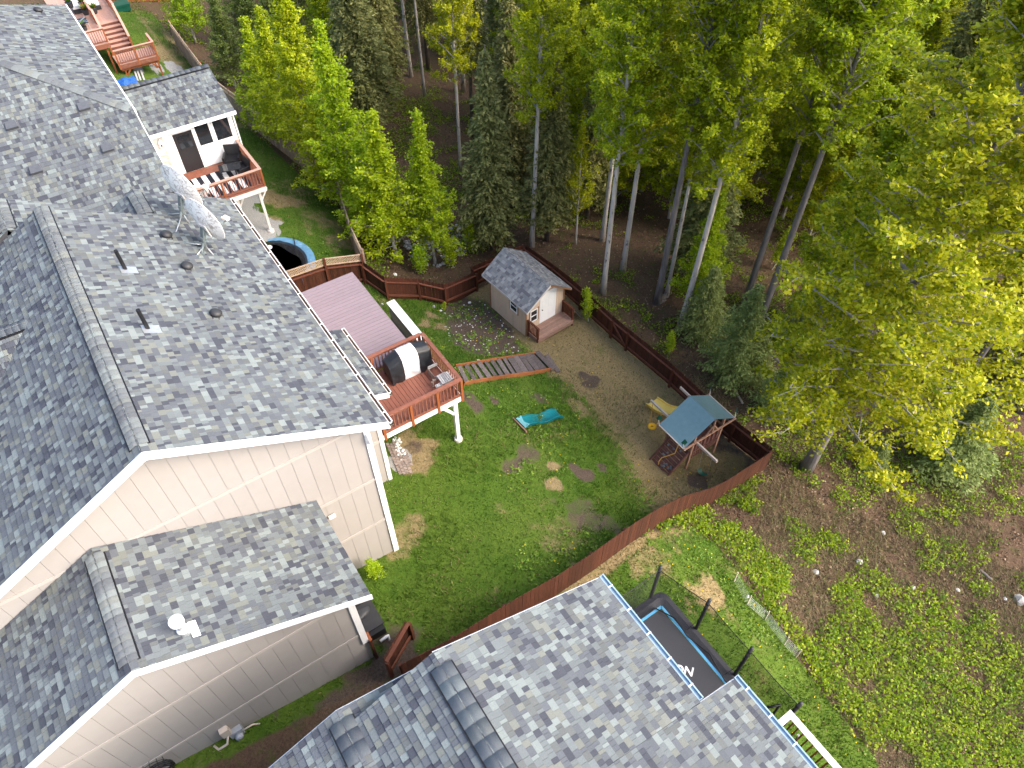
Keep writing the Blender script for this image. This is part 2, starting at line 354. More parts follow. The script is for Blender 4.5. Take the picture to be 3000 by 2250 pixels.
def masks(X, Y):
    dl = np.maximum(np.maximum(polydist(X, Y, YARD), polydist(X, Y, LEFTY)), polydist(X, Y, NLAWN))
    lawn = ss(-.35, .35, dl)
    dry = .66*ss(-1.0, 1.2, polydist(X, Y, DRYLINE)) + (.30)*ss(.5, .85, _vn(X, Y, 1.9, 31)*.6+_vn(X, Y, .7, 32)*.4)
    WARP = (_vn(X, Y, .55, 21)-.5)*1.0 + (_vn(X, Y, .2, 22)-.5)*.5
    dirt = .95*ss(-.5, .6, polydist(X, Y, DIRTBED)); grav = np.zeros_like(X)
    def blob(tgt, u, v, r, s, asp=1.0, add=False):
        c = PG(u, v); d = np.hypot(X-c[0], (Y-c[1])*asp)/r + WARP
        k = s*ss(1.3, .5, d); np.copyto(tgt, np.maximum(tgt, k))
    # bare, straw and dirt spots seen in the lawns
    for u, v, r, s in [(1730,1122,.62,1.1)]: blob(dirt, u, v, r, s)
    for u, v, r, s in [(1400,1190,.45,.8),(1370,1165,.35,.8),(1450,1175,.35,.7),(1715,1388,.42,.95),(1690,1370,.28,.8),(1765,1372,.28,.8),(1500,1372,.5,.6),(1545,1330,.45,.6),
                       (1700,1500,.9,.5),(1750,1530,.7,.55),(2045,1405,.65,1.0),(2150,1300,1.1,.62),(2200,1340,.9,.55),(1580,1170,.4,.6),(1210,1310,.4,.6),(1160,1975,1.4,.75),(1000,2100,1.2,.8),(900,2180,1.2,.75),(1060,2010,1.0,.7)]: blob(dirt, u, v, r, s)
    for u, v, r, s in [(1205,1320,.85,.8),(1220,1345,.6,.85),(1620,1415,.38,1.2),(1625,1370,.25,1.1),(1700,1195,.7,.6),(1270,925,.55,.7),(1290,955,.5,.6),(1250,950,.4,.7),(1680,1010,1.0,.75),(1200,1560,.6,.5),
                       (780,575,1.2,.85),(840,590,.9,.75),(800,640,.6,.5),(690,470,1.4,.4),(700,370,1.2,.45),(600,180,1.0,.5),(940,650,1.2,.45),(1000,700,1.1,.5),(880,560,1.5,.35),
                       (430,85,1.0,.8),(480,150,1.2,.85),(500,110,.9,.7),(420,60,.9,.5),(520,190,.9,.5),
                       (2080,1760,.8,.85),(1905,1640,.8,.5),(1950,1570,.7,.4),(1850,1580,.5,.45),(1700,1690,.5,.6),(1170,1600,.5,.5),(1530,1790,.6,.3),(1640,1560,1.0,.4)]: blob(dry, u, v, r, s)
    # brown strip along the foot of the near fence, outside, and between the houses
    dry = np.maximum(dry, .7*ss(.45, .1, np.abs(polydist(X, Y, [(6.4,7.05),(13.65,8.15),(13.65,8.1),(6.4,7.0)]))))
    dirt = np.maximum(dirt, .75*ss(.9, .2, np.abs(Y - 7.4))*ss(5.8, 3.5, X)*ss(-9, -5, X))
    for u, v, r in [(735,650,1.05),(765,665,.9),(700,625,1.0),(720,590,.9),(490,190,.9),(470,205,.9),(420,215,1.3)]: blob(grav, u, v, r, 1.0)
    blob(grav, 1170, 1345, .5, .9)
    return lawn, np.clip(dry, 0, 1.2), dirt, grav
def axis(lo, a, b, hi, fine, coarse):
    l = list(np.arange(a, b, fine)); s = coarse; x = b
    while x < hi: l.append(x); x += s; s *= 1.12
    l.append(hi); s = coarse; x = a - coarse
    while x > lo: l.insert(0, x); x -= s; s *= 1.12
    l.insert(0, lo); return np.array(l)
gx = axis(-400, -6, 27, 500, .16, .6); gy = axis(-400, -4, 37, 600, .16, .6)
GX, GY = np.meshgrid(gx, gy); gz = np.zeros_like(GX)
for i in range(len(gy)): gz[i] = HZ(GX[i], GY[i])
rs = np.random.RandomState(3)
forest = 1 - ss(-.3, .6, np.maximum(np.maximum(polydist(GX, GY, YARD), polydist(GX, GY, LEFTY)), polydist(GX, GY, NLAWN)))
gz += (rs.rand(*gz.shape)-.5)*(.03 + .07*forest)
lawn, dry, dirt, grav = masks(GX, GY)
ny, nx = GX.shape
I = np.arange(nx*ny).reshape(ny, nx)
Fq = np.stack([I[:-1, :-1], I[:-1, 1:], I[1:, 1:], I[1:, :-1]], -1).reshape(-1, 4)
gme = npmesh('ground', np.stack([GX, GY, gz], -1).reshape(-1, 3), Fq, smooth=True)
at = gme.color_attributes.new('cover', 'FLOAT_COLOR', 'POINT')
at.data.foreach_set('color', np.stack([lawn, dry, dirt, grav], -1).astype(np.float32).ravel())
def ground_mat():
    m = bpy.data.materials.new('ground_cover'); m.use_nodes = True
    nt = m.node_tree; N = nt.nodes; L = nt.links; b = N['Principled BSDF']; b.inputs['Roughness'].default_value = .95
    b.inputs['Specular IOR Level'].default_value = .12
    a = N.new('ShaderNodeAttribute'); a.attribute_name = 'cover'; sp = N.new('ShaderNodeSeparateColor'); L.new(a.outputs['Color'], sp.inputs[0])
    tc = N.new('ShaderNodeTexCoord')
    def noise(s, det=6, r=.6, dist=0):
        n = N.new('ShaderNodeTexNoise'); n.inputs['Scale'].default_value = s; n.inputs['Detail'].default_value = det; n.inputs['Roughness'].default_value = r
        n.inputs['Distortion'].default_value = dist; L.new(tc.outputs['Object'], n.inputs['Vector']); return n.outputs[0]
    def mr(x, a0, a1, b0=0., b1=1.):
        n = N.new('ShaderNodeMapRange'); n.inputs[1].default_value = a0; n.inputs[2].default_value = a1; n.inputs[3].default_value = b0; n.inputs[4].default_value = b1
        L.new(x, n.inputs[0]); return n.outputs[0]
    def mix(f, c1, c2):
        n = N.new('ShaderNodeMix'); n.data_type = 'RGBA'; L.new(f, n.inputs[0])
        for c, k in ((c1, 6), (c2, 7)):
            if isinstance(c, tuple): n.inputs[k].default_value = (*c, 1)
            else: L.new(c, n.inputs[k])
        return n.outputs[2]
    def madd(x, y, w, off):
        n = N.new('ShaderNodeMath'); n.operation = 'MULTIPLY_ADD'; L.new(y, n.inputs[0]); n.inputs[1].default_value = w; L.new(x, n.inputs[2])
        k = N.new('ShaderNodeMath'); k.operation = 'ADD'; L.new(n.outputs[0], k.inputs[0]); k.inputs[1].default_value = off; return k.outputs[0]
    n_big = noise(.45, 5); n_mid = noise(2.2, 8, .65, .4); n_fine = noise(14, 6, .7); n_grain = noise(60, 3, .7)
    g = mix(mr(n_mid, .35, .65), (.048,.098,.010), (.088,.150,.017)); g = mix(mr(n_big, .42, .62), g, (.105,.155,.022)); g = mix(mr(n_fine, .35, .75), g, (.042,.082,.010))
    d = mix(mr(n_fine, .3, .7), (.165,.125,.062), (.31,.235,.12)); d = mix(mr(n_grain, .55, .7), d, (.095,.085,.03))
    so = mix(mr(n_fine, .3, .7), (.048,.034,.028), (.125,.092,.068)); so = mix(mr(n_grain, .62, .72), so, (.33,.27,.20))
    li = mix(mr(n_fine, .3, .7), (.05,.032,.021), (.135,.086,.056)); li = mix(mr(n_grain, .56, .72), li, (.21,.145,.095)); li = mix(mr(n_mid, .52, .72), li, (.07,.085,.02))
    gr = mix(mr(n_grain, .35, .65), (.13,.13,.125), (.42,.41,.39))
    f_dry = mr(madd(sp.outputs[1], n_mid, 1.1, -.55), .25, .62); f_dirt = mr(madd(sp.outputs[2], n_mid, 1.0, -.5), .28, .66)
    f_lawn = mr(madd(sp.outputs[0], n_mid, .8, -.4), .38, .62); f_gr = mr(madd(a.outputs['Alpha'], n_mid, .5, -.25), .45, .55)
    c = mix(f_dry, g, d); c = mix(f_dirt, c, so); c = mix(f_lawn, li, c); c = mix(f_gr, c, gr)
    L.new(c, b.inputs['Base Color'])
    bp = N.new('ShaderNodeBump'); bp.inputs['Strength'].default_value = .7; bp.inputs['Distance'].default_value = .05; L.new(n_fine, bp.inputs['Height']); L.new(bp.outputs[0], b.inputs['Normal'])
    return m
gme.materials.append(ground_mat())
struct(link('ground', gme), label='lawns sloping down to the brown leaf-littered forest floor')

# ------------------------------------------------------------------ shingled roofs
PAL = [((.180,.206,.205), 2.0), ((.130,.147,.154), 3.4), ((.096,.106,.120), 3.6), ((.058,.063,.078), 2.3), ((.150,.160,.146), 1.4), ((.108,.117,.118), 2.0)]
PALS = [((.26,.265,.265), 1.5), ((.20,.205,.21), 3), ((.16,.165,.175), 3), ((.115,.115,.13), 1.6)]
WID = [.07, .095, .13, .17, .22]
_tab = {}
def tab_mesh(wi, ti, expo, pal):
    key = (wi, ti, round(expo, 3), id(pal))
    if key not in _tab:
        w = WID[wi]-.005; h = expo*1.12; t = pal[ti][0]
        pts = [(0,0,0),(w,0,0),(w,h,0),(0,h,0),(0,0,.022),(w,0,.022),(w,h,.004),(0,h,.004)]
        me = MB().add(pts, [(4,5,6,7),(0,1,5,4),(1,2,6,5),(3,0,4,7)], t).mesh('shingle'); me.materials.append(M_SHING); _tab[key] = me
    return _tab[key]
def clip(poly, clipper):
    def inside(p, a, b): return (b[0]-a[0])*(p[1]-a[1]) - (b[1]-a[1])*(p[0]-a[0]) >= -1e-9
    out = poly; n = len(clipper)
    for i in range(n):
        a, b = clipper[i], clipper[(i+1) % n]; inp = out; out = []
        if not inp: return []
        for k in range(len(inp)):
            p, q = inp[k], inp[(k+1) % len(inp)]; ip, iq = inside(p, a, b), inside(q, a, b)
            if ip: out.append(p)
            if ip != iq:
                d1 = (b[0]-a[0])*(p[1]-a[1]) - (b[1]-a[1])*(p[0]-a[0]); d2 = (b[0]-a[0])*(q[1]-a[1]) - (b[1]-a[1])*(q[0]-a[0])
                t = d1/(d1-d2); out.append((p[0]+t*(q[0]-p[0]), p[1]+t*(q[1]-p[1])))
    return out
class Roof:
    """planes of one house's roof: sheathing + shingles"""
    def __init__(s, house, expo=.157, seed=1, pal=PAL, keep=300):
        s.h = house; s.expo = expo; s.r = random.Random(seed); s.pal = pal; s.tabs = []; s.base = MB(); s.keep = keep
    def plane(s, poly, thick=.16):
        """convex polygon, first edge lies along the courses (eave)"""
        p = [Vector(tuple(map(float, q))) for q in poly]
        ud = (p[1]-p[0]).normalized(); n = Vector((0, 0, 0))
        for i in range(len(p)): n += p[i].cross(p[(i+1) % len(p)])
        n.normalize()
        if n.z < 0: n = -n
        up = n.cross(ud).normalized(); o = p[0].copy()
        if up.z < 0: ud = -ud; up = -up
        s.base.prism([q - n*.004 for q in p], -n*thick)
        pl = [((q-o).dot(ud), (q-o).dot(up)) for q in p]
        area = sum(pl[i][0]*pl[(i+1) % len(pl)][1] - pl[(i+1) % len(pl)][0]*pl[i][1] for i in range(len(pl)))
        if area < 0: pl = pl[::-1]
        amin = min(q[0] for q in pl); amax = max(q[0] for q in pl); bmin = min(q[1] for q in pl); bmax = max(q[1] for q in pl)
        wts = [w for _, w in s.pal]; idx = list(range(len(s.pal))); b = bmin; e = s.expo; last = 0
        while b < bmax:
            a = amin - s.r.random()*.3
            while a < amax:
                wi = s.r.choices(range(5), (2, 3.2, 3, 2, 1))[0]; ti = s.r.choices(idx, wts)[0]
                if s.r.random() < .06: ti = last
                last = ti; w = WID[wi]
                q = [(a+.0025, b), (a+w-.0025, b), (a+w-.0025, b+e*1.12), (a+.0025, b+e*1.12)]
                c = clip(q, pl)
                if len(c) >= 3: s.tabs.append((c, abs(_area(c) - _area(q)) < 1e-6, a, b, wi, ti, o, ud, up, n))
                a += w
            b += e
    def finish(s, parent_name='roof'):
        roof = s.base.build(parent_name, M_ROOFBASE, s.h)
        def dist(t):
            if not t[1]: return 1e9
            w = t[6] + t[7]*(t[2]+.1) + t[8]*(t[3]+.08)
            u, v = proj(w); d = (w - Vector(CAMP)).length
            facing = (Vector(CAMP) - w).normalized().dot(t[9])
            return 1e8 if (u < 5 or u > 2995 or v < 5 or v > 2245 or facing <= 0.05) else d/facing**.5
        order = sorted(range(len(s.tabs)), key=lambda i: dist(s.tabs[i]))
        ind = set(i for i in order[:s.keep] if s.tabs[i][1])
        mb = MB()
        for i, (c, full, a, b, wi, ti, o, ud, up, n) in enumerate(s.tabs):
            if i in ind:
                lift = s.r.random()*.004
                M = frame(o + ud*(a+.0025) + up*b + n*lift, ud, up, n) if ud.cross(up).dot(n) > 0 else frame(o + ud*(a+WID[wi]-.0025) + up*b + n*lift, -ud, up, n)
                link('shingle', tab_mesh(wi, ti, s.expo, s.pal), roof, M)
            else:
                k = len(c); lift = s.r.random()*.004
                top = [o + ud*x + up*y + n*(.022 - .018*min(1, (y-b)/(s.expo*1.12)) + lift) for x, y in c]; bot = [o + ud*x + up*y for x, y in c]
                tone = s.pal[ti][0]; g = s.r.uniform(.92, 1.08)
                mb.add(top + bot, [tuple(range(k))] + [(j, (j+1) % k, (j+1) % k + k, j+k) for j in range(k)], tuple(x*g for x in tone))
        if mb.v:
            st = mb.build('shingle_courses', M_SHING, roof, fix=False); st['kind'] = 'stuff'
        s.roof = roof; return roof
    def caps(s, a, b, slope_l, slope_r, half=.24, vent=False, rise=.028, step=.165, wide=True):
        """row of cap shingles along a ridge or hip from a to b; slopes: unit vectors running down on each side"""
        a = Vector(tuple(map(float, a))); b = Vector(tuple(map(float, b))); d = (b-a).normalized(); L = (b-a).length
        sl = Vector(slope_l).normalized(); sr = Vector(slope_r).normalized(); upv = -(sl+sr).normalized()
        prof = []
        for t in np.linspace(-1, 1, 9):
            q = (sl if t < 0 else sr)*abs(t)*half; sag = .05*max(0, 1-abs(t)*2.2)**1.6
            prof.append(q - upv*sag + upv*(rise+.022))
        n = int(L/step); key = []
        for ti, (tone, _) in enumerate(s.pal):
            pts = []; 
            for k, zo in ((0, .012), (1, 0)):
                for q in prof: pts.append(q + d*(k*step*1.1) + upv*zo)
            m = len(prof); f = [(i, i+1, m+i+1, m+i) for i in range(m-1)]
            base = [q - upv*.014 for q in pts[:m]]; pts += base; f += [(i+1, i, 2*m+i, 2*m+i+1) for i in range(m-1)]
            me = MB().add(pts, f, tuple(.55*x+.45*m_ for x, m_ in zip(tone, (.115,.128,.134)))).mesh('ridge_cap', smooth=True); me.materials.append(M_SHING); key.append(me)
        for i in range(n+1):
            link('ridge_cap', s.r.choices(key, [w for _, w in s.pal])[0], s.roof, Matrix.Translation(a + d*min(i*step, L-step*.9)))
        if vent:
            mb = MB()
            for q in (sl, sr):
                mb.beam(a + q*(half+.004) + upv*(rise*.5+.008), b + q*(half+.004) + upv*(rise*.5+.008), .05, rise+.016, up=upv)
            mb.build('ridge_vent', M_BLACK, s.roof)
def _area(c): return abs(sum(c[i][0]*c[(i+1) % len(c)][1] - c[(i+1) % len(c)][0]*c[i][1] for i in range(len(c)))/2)

def board_wall(parent, x0, x1, y, zb, zt, w=.405, gap=.008, t=.016, mat=M_SIDING, ny=-1, skip=()):
    """vertical siding boards on a wall at constant y; zb(x), zt(x)"""
    n = max(1, round((x1-x0)/w)); w = (x1-x0)/n
    for i in range(n):
        a = x0 + i*w + gap/2; b = x0 + (i+1)*w - gap/2
        xs = [a, b]
        for k in skip:
            if a < k < b: xs.insert(1, k)
        top = [(x, y + ny*t, zt(x)) for x in xs]; bot = [(x, y + ny*t, zb(x)) for x in reversed(xs)]
        MB().prism(top + bot, (0, -ny*t, 0)).build('siding_board', mat, parent, fix=True)
def gutter(parent, a, b, out, inner=M_GUTTIN, outer=M_WHITE, w=.12, name='gutter', brackets=None, bracketmat=None):
    """open trough from a to b on the outward side"""
    a = Vector(tuple(map(float, a))); b = Vector(tuple(map(float, b))); o = Vector(out).normalized(); z = Vector((0, 0, 1))
    d = (b-a).normalized()
    g = MB()
    for q0, q1, h0, h1 in ((.0, .02, -.10, .02), (w-.03, w, -.10, .025), (0, w, -.12, -.10)):
        g.prism([a + o*q0 + z*h0, a + o*q1 + z*h0, a + o*q1 + z*h1, a + o*q0 + z*h1], b-a)
    for e in (a, b - d*.012): g.prism([e + z*-.11, e + o*w + z*-.11, e + o*w + z*.022, e + z*.022], d*.012)
    gt = g.build(name, outer, parent, fix=True)
    MB().prism([a + o*.02 + z*-.10, a + o*(w-.03) + z*-.10, a + o*(w-.03) + z*-.035, a + o*.02 + z*-.035], b-a).build('gutter_bed', inner, gt, fix=True)
    L = (b-a).length
    if brackets:
        n = int(L/brackets)
        for i in range(n):
            p = a + d*((i+.5)*L/n); MB().beam(p + o*.0 + z*.02, p + o*w + z*.03, .03, .012).build('gutter_bracket', bracketmat or M_WHITE, gt)
    return gt
def rake(parent, a, b, t=.035, h=.2, out=(0,-1,0), mat=M_WHITE, name='fascia', drop=.0):
    a = Vector(tuple(map(float, a))); b = Vector(tuple(map(float, b))); o = Vector(out); z = Vector((0,0,1))
    return MB().prism([a + z*(.03-drop), b + z*(.03-drop), b + z*(.03-drop-h), a + z*(.03-drop-h)], o*t).build(name, mat, parent, fix=True)

def pipe_vent(house, roofobj, p, h=.62, r=.052):
    v = MB().tube([p, p + np.array([0,0,h])], r, 12, cap=False).build('vent_pipe', M_BLACK, house, smooth=True)
    MB().tube([p + np.array([0,0,.02]), p + np.array([0,0,h-.01])], r*.8, 12).build('pipe_liner', M_RUBBER, v)
    return v
# ------------------------------------------------------------------ the main house with its lower wing
SL = .5303
H1 = thing('house', 'large cream-sided house with grey shingle roof, two satellite dishes and a lower wing', 'house', (0, 12, 0))
R1 = Roof(H1, .157, 11)
rx, rz, ex, ez = -1.52, 9.75, 3.76, 6.95
R1.plane([(ex,11.47,ez),(ex,21.75,ez),(rx,21.75,rz),(rx,11.47,rz)])
R1.plane([(ex,21.755,ez),(ex,23.42,ez),(.97,23.42,8.43),(.97,21.755,8.43)])
R1.plane([(-6.8,21.75,ez),(-6.8,11.47,ez),(rx,11.47,rz),(rx,21.75,rz)])
R1.plane([(-1.9,23.42,6.91),(-1.9,21.755,6.91),(.97,21.755,8.43),(.97,23.42,8.43)])
q = PY(22, 672, 21.80)
R1.plane([(-.9,21.76,q[2]-SL*(-.9-q[0])),(-.9,23.6,q[2]-SL*(-.9-q[0])),(q[0],23.6,q[2]),(q[0],21.76,q[2])])
R1.plane([(-7,23.6,q[2]-SL*(q[0]+7)),(-7,21.76,q[2]-SL*(q[0]+7)),(q[0],21.76,q[2]),(q[0],23.6,q[2])])
# cross gable on the far slope (left edge of the picture)
D0 = PPL(83, 940, (rx,0,rz), np.array([-SL,0,1.])); xl = D0[0]-4.2
R1.plane([(xl,D0[1],D0[2]),tuple(D0),(xl,D0[1]-4.2,D0[2]-4.2*SL)])
R1.plane([(xl,D0[1],D0[2]),tuple(D0),(xl,D0[1]+4.2,D0[2]-4.2*SL)])
# bump-out roof over the deck, lower wing
R1.plane([(4.8,14.06,4.9),(4.8,17.4,4.9),(3.3,17.4,5.45),(3.3,14.06,5.45)], .12)
lx, lz = -3.52, 7.24
R1.plane([(1.4,8.49,4.78),(1.4,11.80,4.78),(lx,11.80,lz),(lx,8.49,lz)])
R1.plane([(-8.4,11.80,4.8),(-8.4,8.49,4.8),(lx,8.49,lz),(lx,11.80,lz)])
R1.finish()
dl = Vector((-1,0,-SL)); dr = Vector((1,0,-SL))
R1.caps((rx,11.72,rz), (rx,21.75,rz), dl, dr, .22, vent=True)
R1.caps((.97,21.9,8.43), (.97,23.2,8.43), dl, dr, .24, vent=True)
R1.caps((q[0],21.85,q[2]), (q[0],23.5,q[2]), dl, dr, .24, vent=True)
R1.caps((lx,8.72,lz), (lx,11.6,lz), Vector((-1,0,-.5)), Vector((1,0,-.5)), .22, vent=True)
R1.caps((xl,D0[1],D0[2]), (D0[0]-.05,D0[1],D0[2]), Vector((0,-1,-SL)), Vector((0,1,-SL)), .22, vent=True)
# walls
def zt1(x): return rz - SL*abs(x-rx) - .24
wall = MB().prism([(3.29,11.835,-.3),(3.29,11.835,6.9),(3.29,11.835,zt1(3.29)),(rx,11.835,zt1(rx)),(-6.45,11.835,zt1(-6.45)),(-6.45,11.835,.8)], (0,9.8,0)).build('wall', M_SIDING, H1, fix=True)
board_wall(wall, -6.45, 3.18, 11.835, lambda x: (4.2 if x < .9 else hz(x, 11.8)-.15), zt1, skip=(rx,))
for z, xa, xb in ((6.87,-6.3,3.18),(4.36,.9,3.18),(2.13,1.2,3.18)):
    MB().box((xa,11.795,z-.05),(xb,11.8155,z+.05)).build('belly_band', M_BAND, wall)
MB().box((3.15,11.77,hz(3.2,11.7)-.1),(3.32,11.84,6.72)).build('corner_board', M_WHITE, wall)
MB().box((3.29,11.84,hz(3.2,11.9)-.1),(3.325,11.95,6.72)).build('corner_board', M_WHITE, wall)
b2 = MB().box((3.29,14.44,-.3),(4.40,17.1,4.85)).build('bumpout_wall', M_SIDING, H1)
board_wall(b2, 3.32, 4.32, 14.44, lambda x: hz(x,14.4)-.1, lambda x: 5.0, w=.34)
MB().box((4.31,14.385,hz(4.4,14.4)-.1),(4.45,14.45,4.86)).build('corner_board', M_WHITE, b2)
MB().box((3.32,14.395,2.3),(4.30,14.419,2.44)).build('belly_band', M_BAND, b2)
p = PY(972, 1511, 11.77); MB().box((p[0]-.10,11.70,p[2]-.06),(p[0]+.10,11.772,p[2]+.06)).build('outside_light', M_OFFWHITE, wall)
def zt2(x): return lz - .5*abs(x-lx) - .24
w2 = MB().prism([(.955,8.775,.2),(.955,8.775,zt2(.955)),(lx,8.775,zt2(lx)),(-8,8.775,zt2(-8)),(-8,8.775,1.2)], (0,3.02,0)).build('wing_wall', M_SIDING, H1, fix=True)
board_wall(w2, -8, .83, 8.775, lambda x: hz(x,8.75)-.12, zt2, skip=(lx,))
for z in (4.6, 2.5): MB().box((-7.9 if z < 4 else -8+ (4.6-zt2(-8)) if zt2(-8) < 4.6 else -7.9,8.74,z-.05),(.83,8.756,z+.05)).build('belly_band', M_BAND, w2)
MB().box((.81,8.71,1.9),(.985,8.78,4.66)).build('corner_board', M_WHITE, w2)
MB().box((.955,8.78,1.9),(.99,8.90,4.66)).build('corner_board', M_WHITE, w2)
# fascia, gutters
for a, b in (((ex+.04,11.47,ez-.02),(rx,11.47,rz)),((rx,11.47,rz),(-6.8,11.47,ez))): rake(H1, a, b, .04, .24)
for a, b in (((1.43,8.49,4.77),(lx,8.49,lz)),((lx,8.49,lz),(-8.4,8.49,4.8))): rake(H1, a, b, .04, .2)
rake(H1, (4.83,14.06,4.87), (3.3,14.06,5.45), .04, .2)
rake(H1, (rx,21.75,rz), (.97,21.75,8.43), .04, .2, out=(0,1,0), drop=.06); rake(H1, (ex,23.42,ez), (.97,23.42,8.43), .04, .2, out=(0,1,0), drop=.06)
gutter(H1, (ex+.015,11.43,ez-.01), (ex+.015,23.45,ez-.01), (1,0,0), outer=M_OFFWHITE, brackets=.8)
gutter(H1, (4.815,14.04,4.88), (4.815,17.42,4.88), (1,0,0), outer=M_OFFWHITE, brackets=.7)
MB().box((1.36,8.49,4.58),(1.415,11.78,4.755)).build('eave_board', M_WHITE, H1)
ds = MB().tube([(3.22,11.70,6.55),(3.24,11.66,6.35),(3.235,11.72,6.15)], .05, 8).build('downspout', M_WHITE, H1)
# roof fittings
for u, v in ((368,790),(434,964)):
    p = PPL(u, v, (rx,0,rz), np.array([SL,0,1.])); vp_ = pipe_vent(H1, R1.roof, p, .66)
    MB().prism([p+np.array([-.12,-.2,.085]), p+np.array([.26,-.2,-.117]), p+np.array([.26,.12,-.117]), p+np.array([-.12,.12,.085])], (0,0,.014)).build('flashing', M_GALV, vp_, fix=True)
def round_vent(house, p, n, r=.17):
    n = Vector(tuple(n)).normalized(); p = Vector(tuple(map(float, p)))
    v = MB().lathe(p, [(r*1.25,0),(r*1.25,.012),(r*.8,.015),(r*.8,.07),(r,.075),(r*1.0,.10),(r*.9,.15),(r*.55,.185),(.001,.195)], 18, axis=n).build('roof_vent', M_DARKPL, house, smooth=True)
    return v
for u, v in ((486,694),(546,786),(631,925)): round_vent(H1, PPL(u, v, (rx,0,rz), np.array([SL,0,1.])), (SL,0,1))
# white flue on the wing roof
p = PPL(543, 1852, (lx,0,lz), np.array([.5,0,1.])); c = Vector(tuple(p))
fl = MB().lathe(c, [(.125,-.1),(.115,.08),(.10,.16),(.09,.18)], 22).build('flue_cone', M_GALV, H1, smooth=True)
MB().lathe(c, [(.13,.15),(.13,.19),(.09,.21)], 22).build('storm_collar', M_WHITE, fl, smooth=True)
MB().lathe(c, [(.078,.15),(.078,.52)], 20).build('flue_pipe', M_GALV, fl, smooth=True)
MB().lathe(c, [(.09,.49),(.155,.52),(.155,.595),(.145,.61),(.001,.615)], 24).build('flue_cap', M_WHITE, fl)
MB().prism([c+Vector((.10,-.20,-.022)), c+Vector((.25,-.20,-.097)), c+Vector((.25,.20,-.097)), c+Vector((.10,.20,-.022))], (0,0,.016)).build('flashing', M_WHITE, fl, fix=True)
# utility meter and hose on the wing wall
m0 = PY(690, 2140, 8.70)
mt = MB().box((m0[0]-.17,8.60,m0[2]-.30),(m0[0]+.17,8.75,m0[2]+.12)).build('meter_box', M_METER, H1)
MB().lathe((m0[0]+.02,8.60,m0[2]-.1), [(.11,0),(.11,.09),(.08,.13),(.001,.14)], 18, axis=(0,-1,0)).build('meter_dial', M_METER, mt, smooth=True)
MB().box((m0[0]-.30,8.60,m0[2]+.15),(m0[0]-.08,8.75,m0[2]+.52)).build('junction_box', M_TAN, H1)
MB().tube([(m0[0]-.19,8.62,m0[2]+.16),(m0[0]-.30,8.52,m0[2]-.05),(m0[0]-.55,8.55,m0[2]-.15),(m0[0]-.62,8.70,m0[2]-.1)], .035, 8).build('gas_pipe', M_TAN, H1, smooth=True)
MB().tube([(m0[0]+.12,8.62,m0[2]-.05),(m0[0]+.42,8.60,m0[2]-.02),(m0[0]+.60,8.66,m0[2]-.45)], .025, 8).build('gas_pipe', M_TAN, H1, smooth=True)
h0 = PY(452, 2248, 8.58)
hr = thing('garden_hose', 'black garden hose coiled on a wire rack on the cream wall', 'hose', (h0[0], 8.55, h0[2]-.3))
for k in range(5):
    r_ = .30 + .025*(k % 3); yy = 8.52 + .03*k
    MB().tube([(h0[0]+r_*math.cos(t), yy, h0[2]-.35+r_*math.sin(t)) for t in np.linspace(0, 2*math.pi, 22)], .017, 6).build('hose_coil', M_RUBBER, hr, smooth=True)
rk = MB()
for t in np.linspace(.15, .85, 5)*math.pi: rk.tube([(h0[0]-.05+.30*math.cos(t), 8.74, h0[2]-.2+.30*math.sin(t)), (h0[0]-.05+.34*math.cos(t), 8.45, h0[2]-.2+.40*math.sin(t))], .008, 5)
for yy in (8.47, 8.62): rk.tube([(h0[0]-.05+.36*math.cos(t), yy, h0[2]-.2+.40*math.sin(t)) for t in np.linspace(.1*math.pi, .9*math.pi, 12)], .008, 5)
rk.build('wire_rack', M_BLACK, hr)

# dark covered box beside the wing
zb = hz(1.4, 9.7)
dbx = thing('basement_hatch', 'low black box with a flat dark lid beside the lower wing', 'hatch', (1.4, 9.8, zb))
MB().box((1.00,9.25,zb-.3),(1.62,10.62,zb+.42)).build('body', M_BLACK, dbx)
MB().box((1.00,9.40,zb+.423),(1.66,10.30,zb+.47)).build('lid', M_DARKPL, dbx)
MB().box((1.00,10.36,zb+.423),(1.63,10.62,zb+.45)).build('lid', M_DARKPL, dbx)
MB().grid(lambda u, v: (1.02+.5*math.cos(u*math.pi/2)*math.cos(v*1.5), 10.1-.30*math.sin(u*math.pi/2), zb+.475+.16*math.sin(v*1.5)), 9, 5).build('dome_cover', M_DARKPL, dbx, smooth=True)
pe = PG(1138, 1866); el = thing('drain_pipe', 'short white elbow pipe poking out beside the black box', 'pipe', pe)
MB().tube([pe+np.array([-.28,-.05,.16]), pe+np.array([-.08,-.03,.17]), pe+np.array([0,0,.10]), pe+np.array([-.02,-.09,-.02])], .05, 10).build('elbow', M_WHITE, el, smooth=True)

